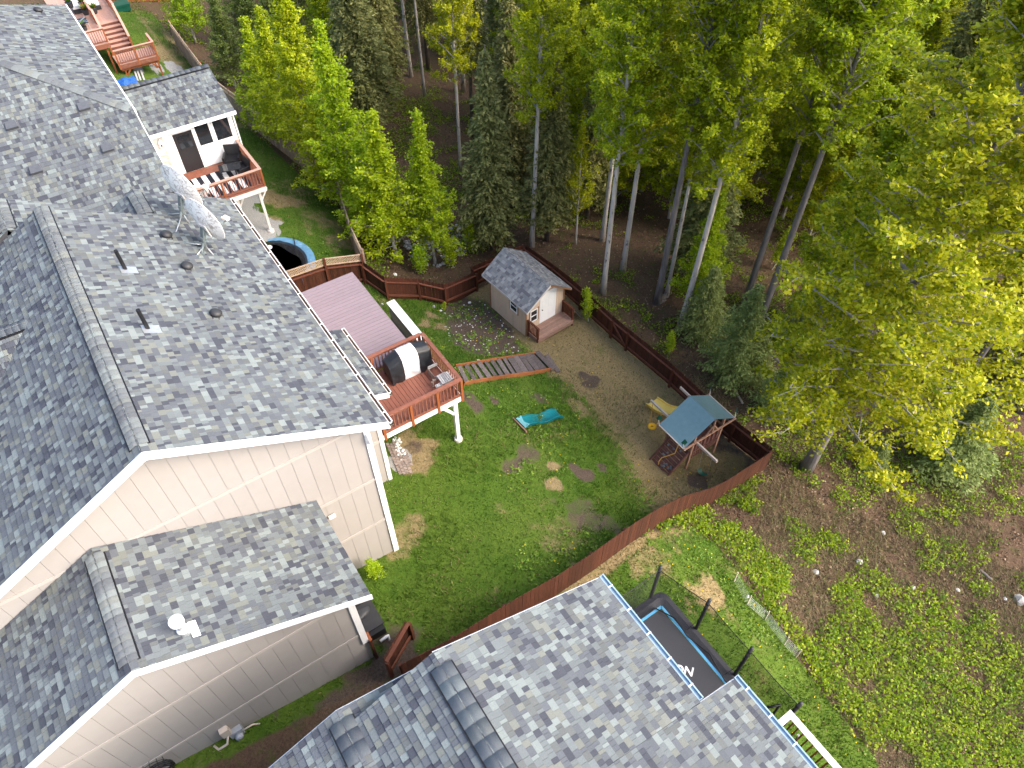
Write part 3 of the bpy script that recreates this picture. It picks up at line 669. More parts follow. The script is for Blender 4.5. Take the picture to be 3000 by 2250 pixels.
# ------------------------------------------------------------------ satellite dishes
def dish(name, label, cen, feet, scale=1.0, lnb='double'):
    c = Vector(cen); n = Vector((.845,.365,.137)).normalized()
    t = thing(name, label, 'satellite dish', (c.x, c.y, c.z-.9), 'satellite dishes on the house roof')
    a = n.cross(Vector((0,0,1))).normalized(); b = a.cross(n).normalized()
    R = .76*scale
    def fn(u, v):
        r_ = v*R; th = 2*math.pi*u
        return c + a*(r_*.94*math.cos(th)) + b*(r_*1.02*math.sin(th)) + n*(.16*(r_/R)**2)
    d = MB(); d.grid(fn, 40, 9, closed_u=True)
    d.grid(lambda u, v: fn(u, v) - n*.02, 40, 9, closed_u=True)
    d.grid(lambda u, v: fn(u, 1) - n*.02*v, 40, 2, closed_u=True)
    rf = d.build('reflector', M_DISH, t, smooth=True)
    br = c - b*.28*scale
    MB().prism([br - n*.02 + a*.16 + b*.22, br - n*.02 - a*.16 + b*.22, br - n*.02 - a*.20 - b*.18, br - n*.02 + a*.20 - b*.18], -n*.04).build('back_plate', M_OFFWHITE, t, fix=True)
    bk = MB(); bk.beam(br - n*.05 + b*.12, br - n*.24 - b*.25, .12, .10); bk.beam(br - n*.05 + a*.1, br - n*.22 - b*.22, .05, .05); bk.beam(br - n*.05 - a*.1, br - n*.22 - b*.22, .05, .05)
    bk.lathe(br - n*.26 - b*.35, [(.055,-.12),(.055,.22)], 12); bk.build('bracket', M_GREYST, t)
    top = br - n*.26 - b*.30
    foot = [Vector(f) for f in feet]
    MB().tube([top, foot[0]], .035, 10).build('mast', M_GREYST, t, smooth=True)
    for f in foot[1:]: MB().tube([top - Vector((0,0,.1)), f], .018, 8).build('strut', M_GALV, t, smooth=True)
    for f in foot: MB().box((f.x-.09,f.y-.05,f.z-.03),(f.x+.09,f.y+.05,f.z+.015)).build('foot_plate', M_GREYST, t)
    tip = c + n*.78*scale - b*.52*scale
    MB().tube([c - b*.62*scale + n*.14, tip], .02, 8).build('feed_arm', M_GREYST, t, smooth=True)
    ln = MB()
    for k in (-1, 0, 1): ln.lathe(tip + a*.09*k + b*.06, [(.03,-.06),(.03,.02),(.05,.04),(.05,.09),(.001,.10)], 12, axis=-n)
    ln.beam(tip - a*.12 + b*.03, tip + a*.12 + b*.03, .06, .05); ln.build('receiver', M_OFFWHITE, t)
    return t
def onroof(u, v): return PPL(u, v, (rx,0,rz), np.array([SL,0,1.]))
cd1 = PPL(523, 558, (rx,0,rz+1.15), np.array([SL,0,1.])); cd2 = PPL(590, 652, (rx,0,rz+1.0), np.array([SL,0,1.]))
dish('satellite_dish', 'upper satellite dish of the two, nearer the far house, with the wider round reflector', cd1, [onroof(525,655), onroof(515,682), onroof(490,629), onroof(556,656)], 1.08)
dish('satellite_dish', 'lower satellite dish of the two, narrower and nearer the round trampoline', cd2, [onroof(590,745), onroof(574,752), onroof(536,712), onroof(626,748)], 1.0)
pc = PPL(588, 590, (rx,0,rz+.15), np.array([SL,0,1.]))
cc = thing('coiled_cable', 'small loop of black cable lying on the shingles behind the dishes', 'cable', pc)
MB().tube([pc+np.array([.10*math.cos(t)*(1+.1*math.sin(3*t)), .09*math.sin(t), -.05*math.cos(t)-.02]) for t in np.linspace(0, 4*math.pi, 30)], .009, 5).build('loop', M_RUBBER, cc)

# ------------------------------------------------------------------ near neighbour's house (bottom of the picture)
H2 = thing('house', 'near grey-roofed house along the bottom edge with pale blue gutters', 'house', (3, 0, .5))
R2 = Roof(H2, .152, 23)
s2 = .418
R2.plane([(5.71,1.745,6.761),(5.71,4.99,6.761),(1.55,4.99,8.5),(1.55,1.745,8.5)])
R2.plane([(6.82,-6,6.297),(6.82,1.74,6.297),(1.55,1.74,8.5),(1.55,-6,8.5)])
R2.plane([(-.35,4.99,7.706),(-.35,-6,7.706),(1.55,-6,8.5),(1.55,4.99,8.5)])
R2.plane([(1.3,5.3,7.40),(1.3,-6,7.40),(-.41,-6,7.82),(-.41,5.3,7.82)])
R2.plane([(-6,5.3,5.48),(-6,-6,5.48),(-.41,-6,7.82),(-.41,5.3,7.82)])
R2.finish()
R2.caps((1.55,4.7,8.5), (1.55,-1.5,8.5), Vector((-1,0,-s2)), Vector((1,0,-s2)), .23, vent=True, step=.30)
R2.caps((-.41,5.1,7.82), (-.41,4.35,7.82), Vector((-1,0,-s2)), Vector((1,0,-.3)), .24, vent=True, step=.25)
gutter(H2, (5.725,1.78,6.75), (5.725,5.02,6.75), (1,0,0), inner=M_BLUEGUT, outer=M_BLUEGUT, brackets=.62)
gutter(H2, (6.835,-6,6.285), (6.835,1.77,6.285), (1,0,0), inner=M_BLUEGUT, outer=M_BLUEGUT, brackets=.62)
rake(H2, (5.74,4.99,6.75), (1.55,4.99,8.5), .035, .2, out=(0,1,0), drop=.06); rake(H2, (6.85,1.74,6.28), (5.71,1.74,6.76), .03, .18, out=(0,1,0), drop=.06)
rake(H2, (-6,5.3,5.48), (-.41,5.3,7.82), .03, .2, out=(0,1,0), drop=.06); rake(H2, (-.41,5.3,7.82), (1.3,5.3,7.4), .03, .2, out=(0,1,0), drop=.06)
MB().prism([(5.35,4.6,.2),(5.35,4.6,6.6),(1.55,4.6,8.2),(-.4,4.6,7.55),(-5.5,4.6,5.4),(-5.5,4.6,1.2)], (0,-10.5,0)).build('wall', M_SIDING, H2, fix=True)
MB().box((5.352,-6,.0),(6.45,1.4,6.15)).build('bay_wall', M_SIDING, H2)
# its deck rail
D2 = thing('deck', 'small deck with white cap rail and dark red balusters at the bottom edge', 'deck', (7.8, -1, hz(7.8,-1)))
cx_, cy_ = P(2316,2079,3.0)[:2]
MB().box((cx_-.16,-5,2.96),(cx_,cy_,3.0)).build('cap_rail', M_WHITE, D2); MB().box((6.58,cy_-.155,2.958),(cx_-.162,cy_,2.998)).build('cap_rail', M_WHITE, D2)
for i in range(20): y = cy_-.25-i*.155; MB().box((cx_-.11,y-.02,2.06),(cx_-.07,y+.02,2.955)).build('baluster', M_POST, D2)
for i in range(9): x = 6.7+i*.19; MB().box((x-.02,cy_-.10,2.06),(x+.02,cy_-.06,2.955)).build('baluster', M_POST, D2)
MB().box((cx_-.12,-5,2.0),(cx_-.06,cy_-.05,2.06)).build('bottom_rail', M_POST, D2); MB().box((cx_-.14,cy_-.16,hz(8.5,.7)-.1),(cx_-.02,cy_-.02,2.955)).build('post', M_POST, D2)
for i in range(12): MB().box((6.56+i*.145,-5,1.9),(6.56+i*.145+.135,cy_-.04,1.94)).build('deck_board', M_DECK, D2)
pw = P(2338,2155,2.7); MB().tube([(pw[0]-.55,pw[1]-.1,2.75),(pw[0],pw[1],2.72)], .012, 6).build('plant_hook', M_BLACK, D2); MB().lathe((pw[0],pw[1],2.72), [(.03,-.03),(.03,.03)], 10).build('hook_knob', M_WHITE, D2)

# ------------------------------------------------------------------ far neighbour's house (top left) with its sunroom
H3 = thing('house', 'far house at the top left with box vents on its roof and a white sunroom', 'house', (1, 33, .5))
R3 = Roof(H3, .20, 37)
s3 = .42
R3.plane([(-9,27.6,5.38),(2.66,27.6,5.38),(2.66,31.46,7.0),(-4.34,38.46,9.94),(-9,38.46,9.94)])
R3.plane([(2.66,31.46,7.0),(2.66,43.9,7.0),(-4.34,39.6,9.94),(-4.34,38.46,9.94)])
R3.plane([(2.9,33.78,4.62),(7.0,33.78,4.62),(6.93,36.28,5.82),(2.9,36.28,5.82)], .1)
R3.plane([(7.0,38.8,4.62),(2.9,38.8,4.62),(2.9,36.28,5.82),(6.93,36.28,5.82)], .1)
R3.finish()
hk = Vector((2.66,31.46,7.0)); hd = Vector((-1,1,s3))
R3.caps(hk + hd*.12, hk + hd*7, Vector((-.6,-1,-s3)), Vector((1,.6,-s3)), .24, rise=.05, step=.26)
R3.caps((2.95,36.28,5.83), (6.9,36.28,5.83), Vector((0,-1,-.49)), Vector((0,1,-.49)), .2, vent=True, step=.26)
MB().prism([(2.2,28.0,.3),(2.2,42.8,.3),(2.2,42.8,6.75),(2.2,31.6,6.75),(2.2,28.0,5.3)], (-11,0,0)).build('wall', M_WHITE, H3, fix=True)
MB().box((2.66,31.44,6.80),(2.72,43.9,7.03)).build('eave_gutter', M_WHITE, H3)
rake(H3, (2.66,27.6,5.38), (2.66,31.46,7.0), .03, .18, out=(1,0,0), drop=.03)
for u, v in ((246,315),(35,370),(315,436),(106,499)):
    p = PPL(u, v, (2.66,31.46,7.0), np.array([0,-s3,1.])); M = frame(p, (1,0,0), Vector((0,1,s3)).normalized(), Vector((0,-s3,1)).normalized())
    bv = MB(M).box((-.26,-.25,.012),(.26,.25,.03)).build('box_vent', M_VENT, H3)
    MB(M).add([(-.2,-.2,.03),(.2,-.2,.03),(.2,.2,.03),(-.2,.2,.03),(-.21,-.22,.17),(.21,-.22,.17),(.18,.19,.10),(-.18,.19,.10)],
              [(4,5,6,7),(0,1,5,4),(1,2,6,5),(2,3,7,6),(3,0,4,7)]).build('vent_hood', M_VENT, bv)
p = PPL(112, 34, (2.66,31.46,7.0), np.array([s3,0,1.])); round_vent(H3, p, (s3,0,1), .2)
# sunroom walls
ys = 34.1; fl_ = 2.2
sw = MB().box((2.95,ys+.02,fl_-.3),(6.80,38.4,4.5)).build('sunroom_wall', M_WHITE, H3)
def lap(x0, x1, z0, z1):
    z = z0
    while z < z1 - .02:
        zz = min(z+.13, z1); MB().prism([(x0,ys+.018,z),(x0,ys-.006,z+.002),(x0,ys+.008,zz-.004),(x0,ys+.018,zz-.004)], (x1-x0,0,0)).build('lap_siding', M_WHITE, sw, fix=True); z += .13
dx0, dx1 = 3.98, 4.86
k7 = .1808
def w7(a, b): p = PY(400+a*k7, 250+b*k7, ys); return p[0], p[2]
wx0 = w7(910,630)[0]; wx1 = w7(1125,560)[0]; wx2 = w7(1195,530)[0]; wx3 = 6.62; wzb = w7(1055,975)[1]; wzt = 4.36
lap(3.55, dx0-.1, fl_, 4.45); lap(dx1+.09, 6.7, fl_, wzb-.08); lap(dx0-.1, dx1+.09, 4.28, 4.45)
MB().box((2.93,ys-.03,fl_-.2),(3.10,ys+.017,4.5)).build('corner_board', M_WHITE, sw); MB().box((6.70,ys-.03,fl_-.2),(6.83,ys+.017,4.5)).build('corner_board', M_WHITE, sw)
MB().box((3.12,ys-.005,fl_-.2),(3.54,ys+.017,4.5)).build('side_panel', M_OFFWHITE, sw)
dr_ = MB().box((dx0,ys-.035,fl_),(dx1,ys+.016,4.18)).build('door', M_DOORBLK, H3)
MB().box((dx0+.15,ys-.05,3.42),(dx1-.15,ys-.037,4.04)).build('door_window', M_GLASS, dr_)
fr = MB(); fr.box((dx0+.11,ys-.05,3.36),(dx1-.11,ys-.038,3.41)); fr.box((dx0+.11,ys-.05,4.05),(dx1-.11,ys-.038,4.09)); fr.build('door_window_frame', M_DOORBLK, dr_)
for a, b in ((dx0-.09,dx0-.003),(dx1+.003,dx1+.085)): MB().box((a,ys-.02,fl_),(b,ys+.017,4.26)).build('door_casing', M_WHITE, H3)
MB().box((dx0-.09,ys-.021,4.183),(dx1+.085,ys+.017,4.27)).build('door_casing', M_WHITE, H3)
for a, b in ((wx0,wx1),(wx2,wx3)):
    w = MB().box((a,ys-.012,wzb),(b,ys+.017,wzt)).build('window', M_GLASS, H3)
    f = MB(); f.box((a-.06,ys-.03,wzb-.06),(b+.06,ys+.016,wzb-.002)); f.box((a-.06,ys-.03,wzt+.002),(b+.06,ys+.016,wzt+.06)); f.box((a-.06,ys-.029,wzb-.001),(a-.002,ys+.016,wzt+.001)); f.box((b+.002,ys-.029,wzb-.001),(b+.06,ys+.016,wzt+.001))
    f.build('window_frame', M_WHITE, w)
gutter(H3, (2.86,33.77,4.60), (7.03,33.77,4.60), (0,-1,0), inner=M_WHITE, outer=M_WHITE, w=.10)
MB().tube([(6.9,34.0,4.45),(6.9,34.05,4.2),(6.88,34.08,.6)], .04, 8).build('downspout', M_WHITE, H3)
# ------------------------------------------------------------------ rails and decks
def railing(parent, a, b, zf, h=.88, posts=(), spacing=.135, capw=.14, mats=None, bal=.035, drop=.0, capend=0):
    """cap rail, top and bottom rail, balusters between a and b (x,y) on a floor at zf"""
    cap, pm, bm = mats or (M_DKRAIL, M_DKBRT, M_DKRAIL)
    A = Vector((a[0], a[1], 0)); B = Vector((b[0], b[1], 0)); d = (B-A).normalized(); L = (B-A).length; up = Vector((0,0,1))
    def at(s, z): return A + d*s + up*z
    MB().beam(at(0, zf+h-.018), at(L, zf+h-.018), capw, .036).build('cap_rail', cap, parent)
    MB().beam(at(.03, zf+h-.085), at(L-.03, zf+h-.085), .04, .09).build('top_rail', bm, parent)
    MB().beam(at(.03, zf+.09), at(L-.03, zf+.09), .04, .07).build('bottom_rail', bm, parent)
    for s in posts: MB().beam(at(s, zf-drop), at(s, zf+h-.038), .09, .09, up=d).build('rail_post', pm, parent)
    n = int(L/spacing); me = MB().box((-bal/2,-bal/2,0),(bal/2,bal/2,h-.26)).mesh('baluster'); me.materials.append(bm)
    for i in range(n):
        s = (i+.5)*L/n
        if any(abs(s-q) < .075 for q in posts): continue
        link('baluster', me, parent, frame(at(s, zf+.127), d, Vector((-d.y,d.x,0)), up))

DZ = 2.5
D1 = thing('deck', 'raised red deck with wooden rails beside the main house', 'deck', (6.1, 15.8, 0))
nb = 22; x0d, x1d, y0d, y1d = 4.46, 7.58, 14.50, 17.15
xs_ = np.linspace(x0d, x1d, nb+1)
for i in range(nb): MB().box((xs_[i]+.005,y0d,DZ-.035),(xs_[i+1]-.005,y1d,DZ)).build('deck_board', M_DECK, D1)
MB().box((x0d,y0d-.035,DZ-.27),(x1d+.04,y0d-.001,DZ-.04)).build('rim_board', M_WHITE, D1)
MB().box((x1d+.002,y0d,DZ-.27),(x1d+.04,y1d,DZ-.04)).build('rim_board', M_WHITE, D1)
MB().box((x0d,y0d-.02,DZ-.034),(x1d+.04,y0d-.002,DZ-.002)).build('edge_board', M_DECK, D1)
railing(D1, (x0d+.05,y0d-.02), (x1d+.06,y0d-.02), DZ, .88, posts=(.06,1.12,2.14,3.09), drop=.3)
railing(D1, (x1d,y0d+.06), (x1d,y1d+.02), DZ, .88, posts=(2.52,), drop=.05)
railing(D1, (4.9,y1d), (x1d-.06,y1d), DZ, .88, posts=(.62,2.55), drop=.05)
pz = hz(7.38,14.56)
MB().box((7.26,14.50,pz-.1),(7.40,14.64,DZ-.28)).build('support_post', M_WHITE, D1); MB().lathe((7.33,14.57,pz-.15), [(.16,0),(.16,.24),(.14,.27),(.001,.28)], 16).build('footing', M_OFFWHITE, D1)
MB().beam((7.30,14.57,DZ-.95), (6.85,14.57,DZ-.30), .09, .09).build('knee_brace', M_WHITE, D1)
MB().box((5.0,14.6,DZ-.45),(7.5,14.72,DZ-.272)).build('support_beam', M_WHITE, D1)

MD = thing('deck', 'low mauve plank deck without rails between the house eave and the garden', 'deck', (6, 20, -.2))
ny_ = 29; ysd = np.linspace(17.32, 22.62, ny_+1)
for i in range(ny_): MB().box((3.4,ysd[i]+.006,DZ-.045),(7.27,ysd[i+1]-.006,DZ-.01)).build('deck_board', M_MAUVE, MD)
MB().box((7.272,17.32,DZ-.25),(7.30,22.62,DZ-.012)).build('rim_board', M_MAUVE, MD); MB().box((3.4,22.622,DZ-.25),(7.30,22.65,DZ-.012)).build('rim_board', M_MAUVE, MD)
for x, y in ((7.1,17.6),(7.1,20),(7.1,22.4),(4.5,22.4)): MB().box((x-.07,y-.07,hz(x,y)-.2),(x+.07,y+.07,DZ-.26)).build('support_post', M_OLDWOOD, MD)

# white-topped retaining wall beyond the mauve deck
WB = thing('retaining_wall', 'low garden wall with a wide white top board beside the mauve deck', 'wall', (8.6, 21, -.2))
zt_ = .30
MB().box((8.46,19.4,zt_-.05),(8.84,22.48,zt_)).build('cap_board', M_WHITE, WB)
for i in range(5): MB().box((8.52,19.45,zt_-.26-.2*i),(8.60,22.42,zt_-.062-.2*i)).build('plank', M_OLDWOOD, WB)

# grill under a cover
GC = thing('covered_grill', 'big grill under a black cover with a white middle panel on the red deck', 'grill', (6.7, 16.55, DZ))
prof = [(-.36,0),(-.39,.35),(-.37,.70),(-.30,.98),(-.12,1.10),(.16,1.10),(.30,1.00),(.34,.70),(.36,.30),(.35,0)]
def cover(xa, xb, mat_list, name, mat, ta=1.0, tb=1.0, seed=0):
    rr = random.Random(seed); n = 7; mb = MB()
    ph = [rr.random()*6 for _ in range(6)]
    def f(u, v):
        k = u*(len(prof)-1); i = min(int(k), len(prof)-2); t = k-i
        y = prof[i][0]*(1-t)+prof[i+1][0]*t; z = prof[i][1]*(1-t)+prof[i+1][1]*t
        sc = ta*(1-v)+tb*v; fold = .018*math.sin(u*9+ph[0]+v*4)*math.sin(v*5+ph[1]) + .012*math.sin(z*17+v*9+ph[2])
        low = 1 if z < .6 else .3
        return (6.66 + xa + (xb-xa)*v, 16.56 + y*(.6+.4*sc) + fold*low*1.6, DZ + .004 + z*sc*(1+fold*.3))
    mb.grid(f, 37, n); return mb
for (xa, xb, ta, tb, nm, m_, sd) in ((-.86,-.36,.80,1.0,'cover_end',M_COVB,1),(-.36,.26,1.0,1.0,'cover_middle',M_COVW,2),(.26,.76,1.0,.86,'cover_end',M_COVB,3)):
    mb = cover(xa, xb, None, nm, m_, ta, tb, sd); o = mb.build(nm, m_, GC, smooth=True)
    if nm == 'cover_middle':
        o.data.materials.append(M_COVG)
        for p_ in o.data.polygons:
            if p_.center.z < .78 and p_.center.y + 16.55 < 16.5: p_.material_index = 1
for s, xx, tt in ((-1,-.86,.80),(1,.76,.86)):
    mb = MB(); pts = [(6.66+xx, 16.56+y*(.6+.4*tt), DZ+.004+z*tt) for y, z in prof]; cpt = (6.66+xx+s*.07, 16.56, DZ+.45)
    mb.add(pts+[cpt], [(i, i+1, len(pts)) for i in range(len(pts)-1)]); mb.build('cover_side', M_COVB, GC, smooth=True, fix=True)
# slatted chair and little bench on the deck
CH = thing('deck_chair', 'weathered grey slatted chair in the deck corner by the timber steps', 'chair', (7.42, 15.2, DZ))
for i in range(8): x = 7.17+i*.073; MB().beam((x,14.98,DZ+.40+.0),(x,15.38,DZ+.46),.058,.02).build('seat_slat', M_GREYWD, CH)
for i in range(4): MB().beam((6.93+i*.065,15.03,DZ+.30),(6.95+i*.065,15.17,DZ+.31),.052,.02).build('footrest_slat', M_GREYWD, CH)
for y in (14.97,15.38): MB().beam((6.9,y,DZ+.27),(7.72,y,DZ+.42),.03,.06).build('side_rail', M_OLDWOOD, CH)
for x, y in ((6.95,14.97),(7.66,14.97),(6.95,15.38),(7.66,15.38)): MB().beam((x,y,DZ+.005),(x+.03,y,DZ+.38),.04,.04).build('leg', M_OLDWOOD, CH)
SB = thing('wooden_box', 'small wooden box with a grey board leaning at the deck rail behind the slatted chair', 'box', (7.3, 15.75, DZ))
MB().box((7.12,15.52,DZ+.005),(7.14,16.05,DZ+.28)).build('side_board', M_OLDWOOD, SB); MB().box((7.16,15.5,DZ+.24),(7.5,15.53,DZ+.30)).build('end_board', M_GREYWD, SB)
MB().box((7.14,16.02,DZ+.2),(7.5,16.05,DZ+.34)).build('end_board', M_GREYWD, SB); MB().box((7.14,15.54,DZ+.005),(7.5,16.0,DZ+.03)).build('base_board', M_DECK, SB)
# stones and pavers under the deck edge
pv = [PG(*uv) for uv in ((1130,1290),(1150,1280),(1195,1350),(1160,1385))]
def field(name, label, cat, poly_uv, n, size, mat, seed, kind, z=0.0):
    rr = random.Random(seed); w = [g2(*uv) for uv in poly_uv]; xs = [p[0] for p in w]; ys2 = [p[1] for p in w]; c = (sum(xs)/len(xs), sum(ys2)/len(ys2))
    t = thing(name, label, cat, (c[0], c[1], hz(*c))); k = 0; tries = 0
    while k < n and tries < 5000:
        tries += 1; x = rr.uniform(min(xs), max(xs)); y = rr.uniform(min(ys2), max(ys2))
        if not inpoly(np.array([x]), np.array([y]), w)[0]: continue
        rock_obj(t, kind, x, y, size*rr.uniform(.6,1.3), mat, rr); k += 1
    return t
_rocks = {}
def rock_mesh(i, mat):
    key = (i, mat.name)
    if key not in _rocks:
        rr = random.Random(100+i); bm = bmesh.new(); bmesh.ops.create_icosphere(bm, subdivisions=1, radius=1)
        for v in bm.verts: v.co *= rr.uniform(.75,1.15)
        me = bpy.data.meshes.new('stone'); bm.to_mesh(me); bm.free(); me.materials.append(mat); _rocks[key] = me
    return _rocks[key]
def rock_obj(parent, name, x, y, s, mat, rr, z=None):
    M = Matrix.Translation((x, y, (hz(x, y) if z is None else z)+s*.25)) @ Matrix.Rotation(rr.uniform(0,6.28),4,'Z') @ Matrix.Diagonal((s, s*rr.uniform(.65,1), s*rr.uniform(.5,.8), 1))
    return link(name, rock_mesh(rr.randrange(6), mat), parent, M)
pvt = thing('paver_strip', 'strip of small brown pavers at the house corner under the deck', 'pavers', PG(1165,1370))
a0 = PG(1130,1300); du = PG(1170,1392)-a0; dv = PG(1178,1290)-a0
rr = random.Random(5); nu_, nv_ = 11, 5
for i in range(nu_):
    for j in range(nv_):
        if j >= 3 and i < 4: continue
        if j >= 4 and i > 8: continue
        u = (i+.5*(j % 2)*.6)/nu_; v = j/nv_; p = a0 + du*u + dv*v; e1 = Vector(tuple(du/nu_))*.86; e2 = Vector(tuple(dv/nv_))*.88
        z = hz(p[0], p[1]) + rr.uniform(.02,.05); b = Vector((p[0], p[1], z))
        e1.z = 0; e2.z = 0
        MB().prism([b, b+e1, b+e1+e2, b+e2], (0,0,-.08)).build('paver', M_PAVER, pvt, fix=True)
field('pale_stones', 'heap of pale stones beside the brown pavers by the deck', 'stones', [(1150,1285),(1168,1278),(1178,1300),(1190,1330),(1175,1350),(1160,1320)], 60, .055, M_WSTONE, 8, 'stone')

# timber steps down the slope
ST = thing('garden_steps', 'flight of old timber steps with orange edging running down the slope', 'steps', (11.4, 17.35, -1.1))
kk = 400/1270.
def s13(a, b): return PG(1300+a*kk, 1020+b*kk, .06)
up0 = [s13(110,175), s13(320,140), s13(520,108), s13(700,80), s13(855,60)]; lo0 = [s13(190,338), s13(430,293), s13(620,265), s13(810,240), s13(995,205)]
def ev(pl, t): k = t*(len(pl)-1); i = min(int(k), len(pl)-2); return pl[i]*(1-(k-i)) + pl[i+1]*(k-i)
for pl in (up0, lo0):
    for i in range(4): MB().beam(pl[i]+np.array([0,0,.05]), pl[i+1]+np.array([0,0,.05]), .05, .18).build('edging_board', M_EDGE, ST)
rr = random.Random(9)
for i in range(14):
    t = .02 + i*.0735; w = .17 + .07*(i > 7) + rr.uniform(-.03,.03)
    a = ev(lo0, min(1,t+.015)) + np.array([0,.06,.03+.004*i]); b = ev(up0, min(1,t+.012)) - np.array([0,.06,-.03-.004*i])
    if i == 13: a = a + np.array([.12,-.12,-.02]); b = b + np.array([.12,.1,-.02])
    MB().beam(a, b, w, .12, up=(0,0,1)).build('timber_tie', M_TIE, ST)
e = PG(1628,1078,.02); MB().beam(e+np.array([-.1,-.35,.06]), e+np.array([.05,.8,.08]), .2, .14).build('timber_tie', M_TIE, ST)

# teal slide lying on the lawn
def slide(name, label, cat, top, end, width, mat, zfun=None, lip=.10, loc=None, wave=.10, nseg=17, z0=None, z1=None):
    a = Vector(tuple(top)); b = Vector(tuple(end)); d = (b-a); L = Vector((d.x, d.y, 0)).length; dh = Vector((d.x, d.y, 0)).normalized(); s = Vector((-dh.y, dh.x, 0))
    t = thing(name, label, cat, loc or tuple(b)) if isinstance(label, str) else label
    prof = [(-1,-.0),(-1,lip),(-.9,lip+.005),(-.86,.03),(-.5,.0),(0,-.012),(.5,.0),(.86,.03),(.9,lip+.005),(1,lip),(1,-.0)]
    def f(u, v):
        k = u*(len(prof)-1); i = min(int(round(k)), len(prof)-1); x, z = prof[i]
        zz = zfun(v)
        return a + dh*(L*v) + s*(x*width/2) + Vector((0,0,(zz - a.z) + z))
    MB().grid(f, len(prof), nseg).build('chute', mat, t, smooth=False)
    MB().grid(lambda u, v: f(u, v) - Vector((0,0,.02)), len(prof), nseg).build('underside', mat, t)
    return t
c5 = lambda a, b: (750+a*.452, 650+b*.452)
ta = PG(1531,1240,.12); tb = PG(1640,1212,.12)
gz0, gz1 = hz(ta[0],ta[1]), hz(tb[0],tb[1])
TS = thing('slide', 'loose teal wavy slide lying on the lawn', 'slide', PG(1585,1228))
slide('slide', TS, 'slide', ta, tb, .52, M_TEAL, lambda v: gz0*(1-v)+gz1*v + .10 + .10*math.sin(v*9.5)*(.4+.6*v) + .05*(1-v))
dd = Vector((tb[0]-ta[0], tb[1]-ta[1], 0)).normalized(); nn = Vector((-dd.y, dd.x, 0)); A_ = Vector((ta[0], ta[1], gz0))
MB().prism([A_ - dd*.10 - nn*.30 + Vector((0,0,.22)), A_ + dd*.14 - nn*.26 + Vector((0,0,.24)), A_ + dd*.06 + Vector((0,0,.17)), A_ + dd*.14 + nn*.26 + Vector((0,0,.24)), A_ - dd*.10 + nn*.30 + Vector((0,0,.22))], (0,0,-.02)).build('mount_lip', M_TEALL, TS, fix=True)
MB().beam(A_ - dd*.15 - nn*.42 + Vector((0,0,.12)), A_ - dd*.15 + nn*.42 + Vector((0,0,.12)), .05, .12).build('mount_board', M_PLAYWD, TS)

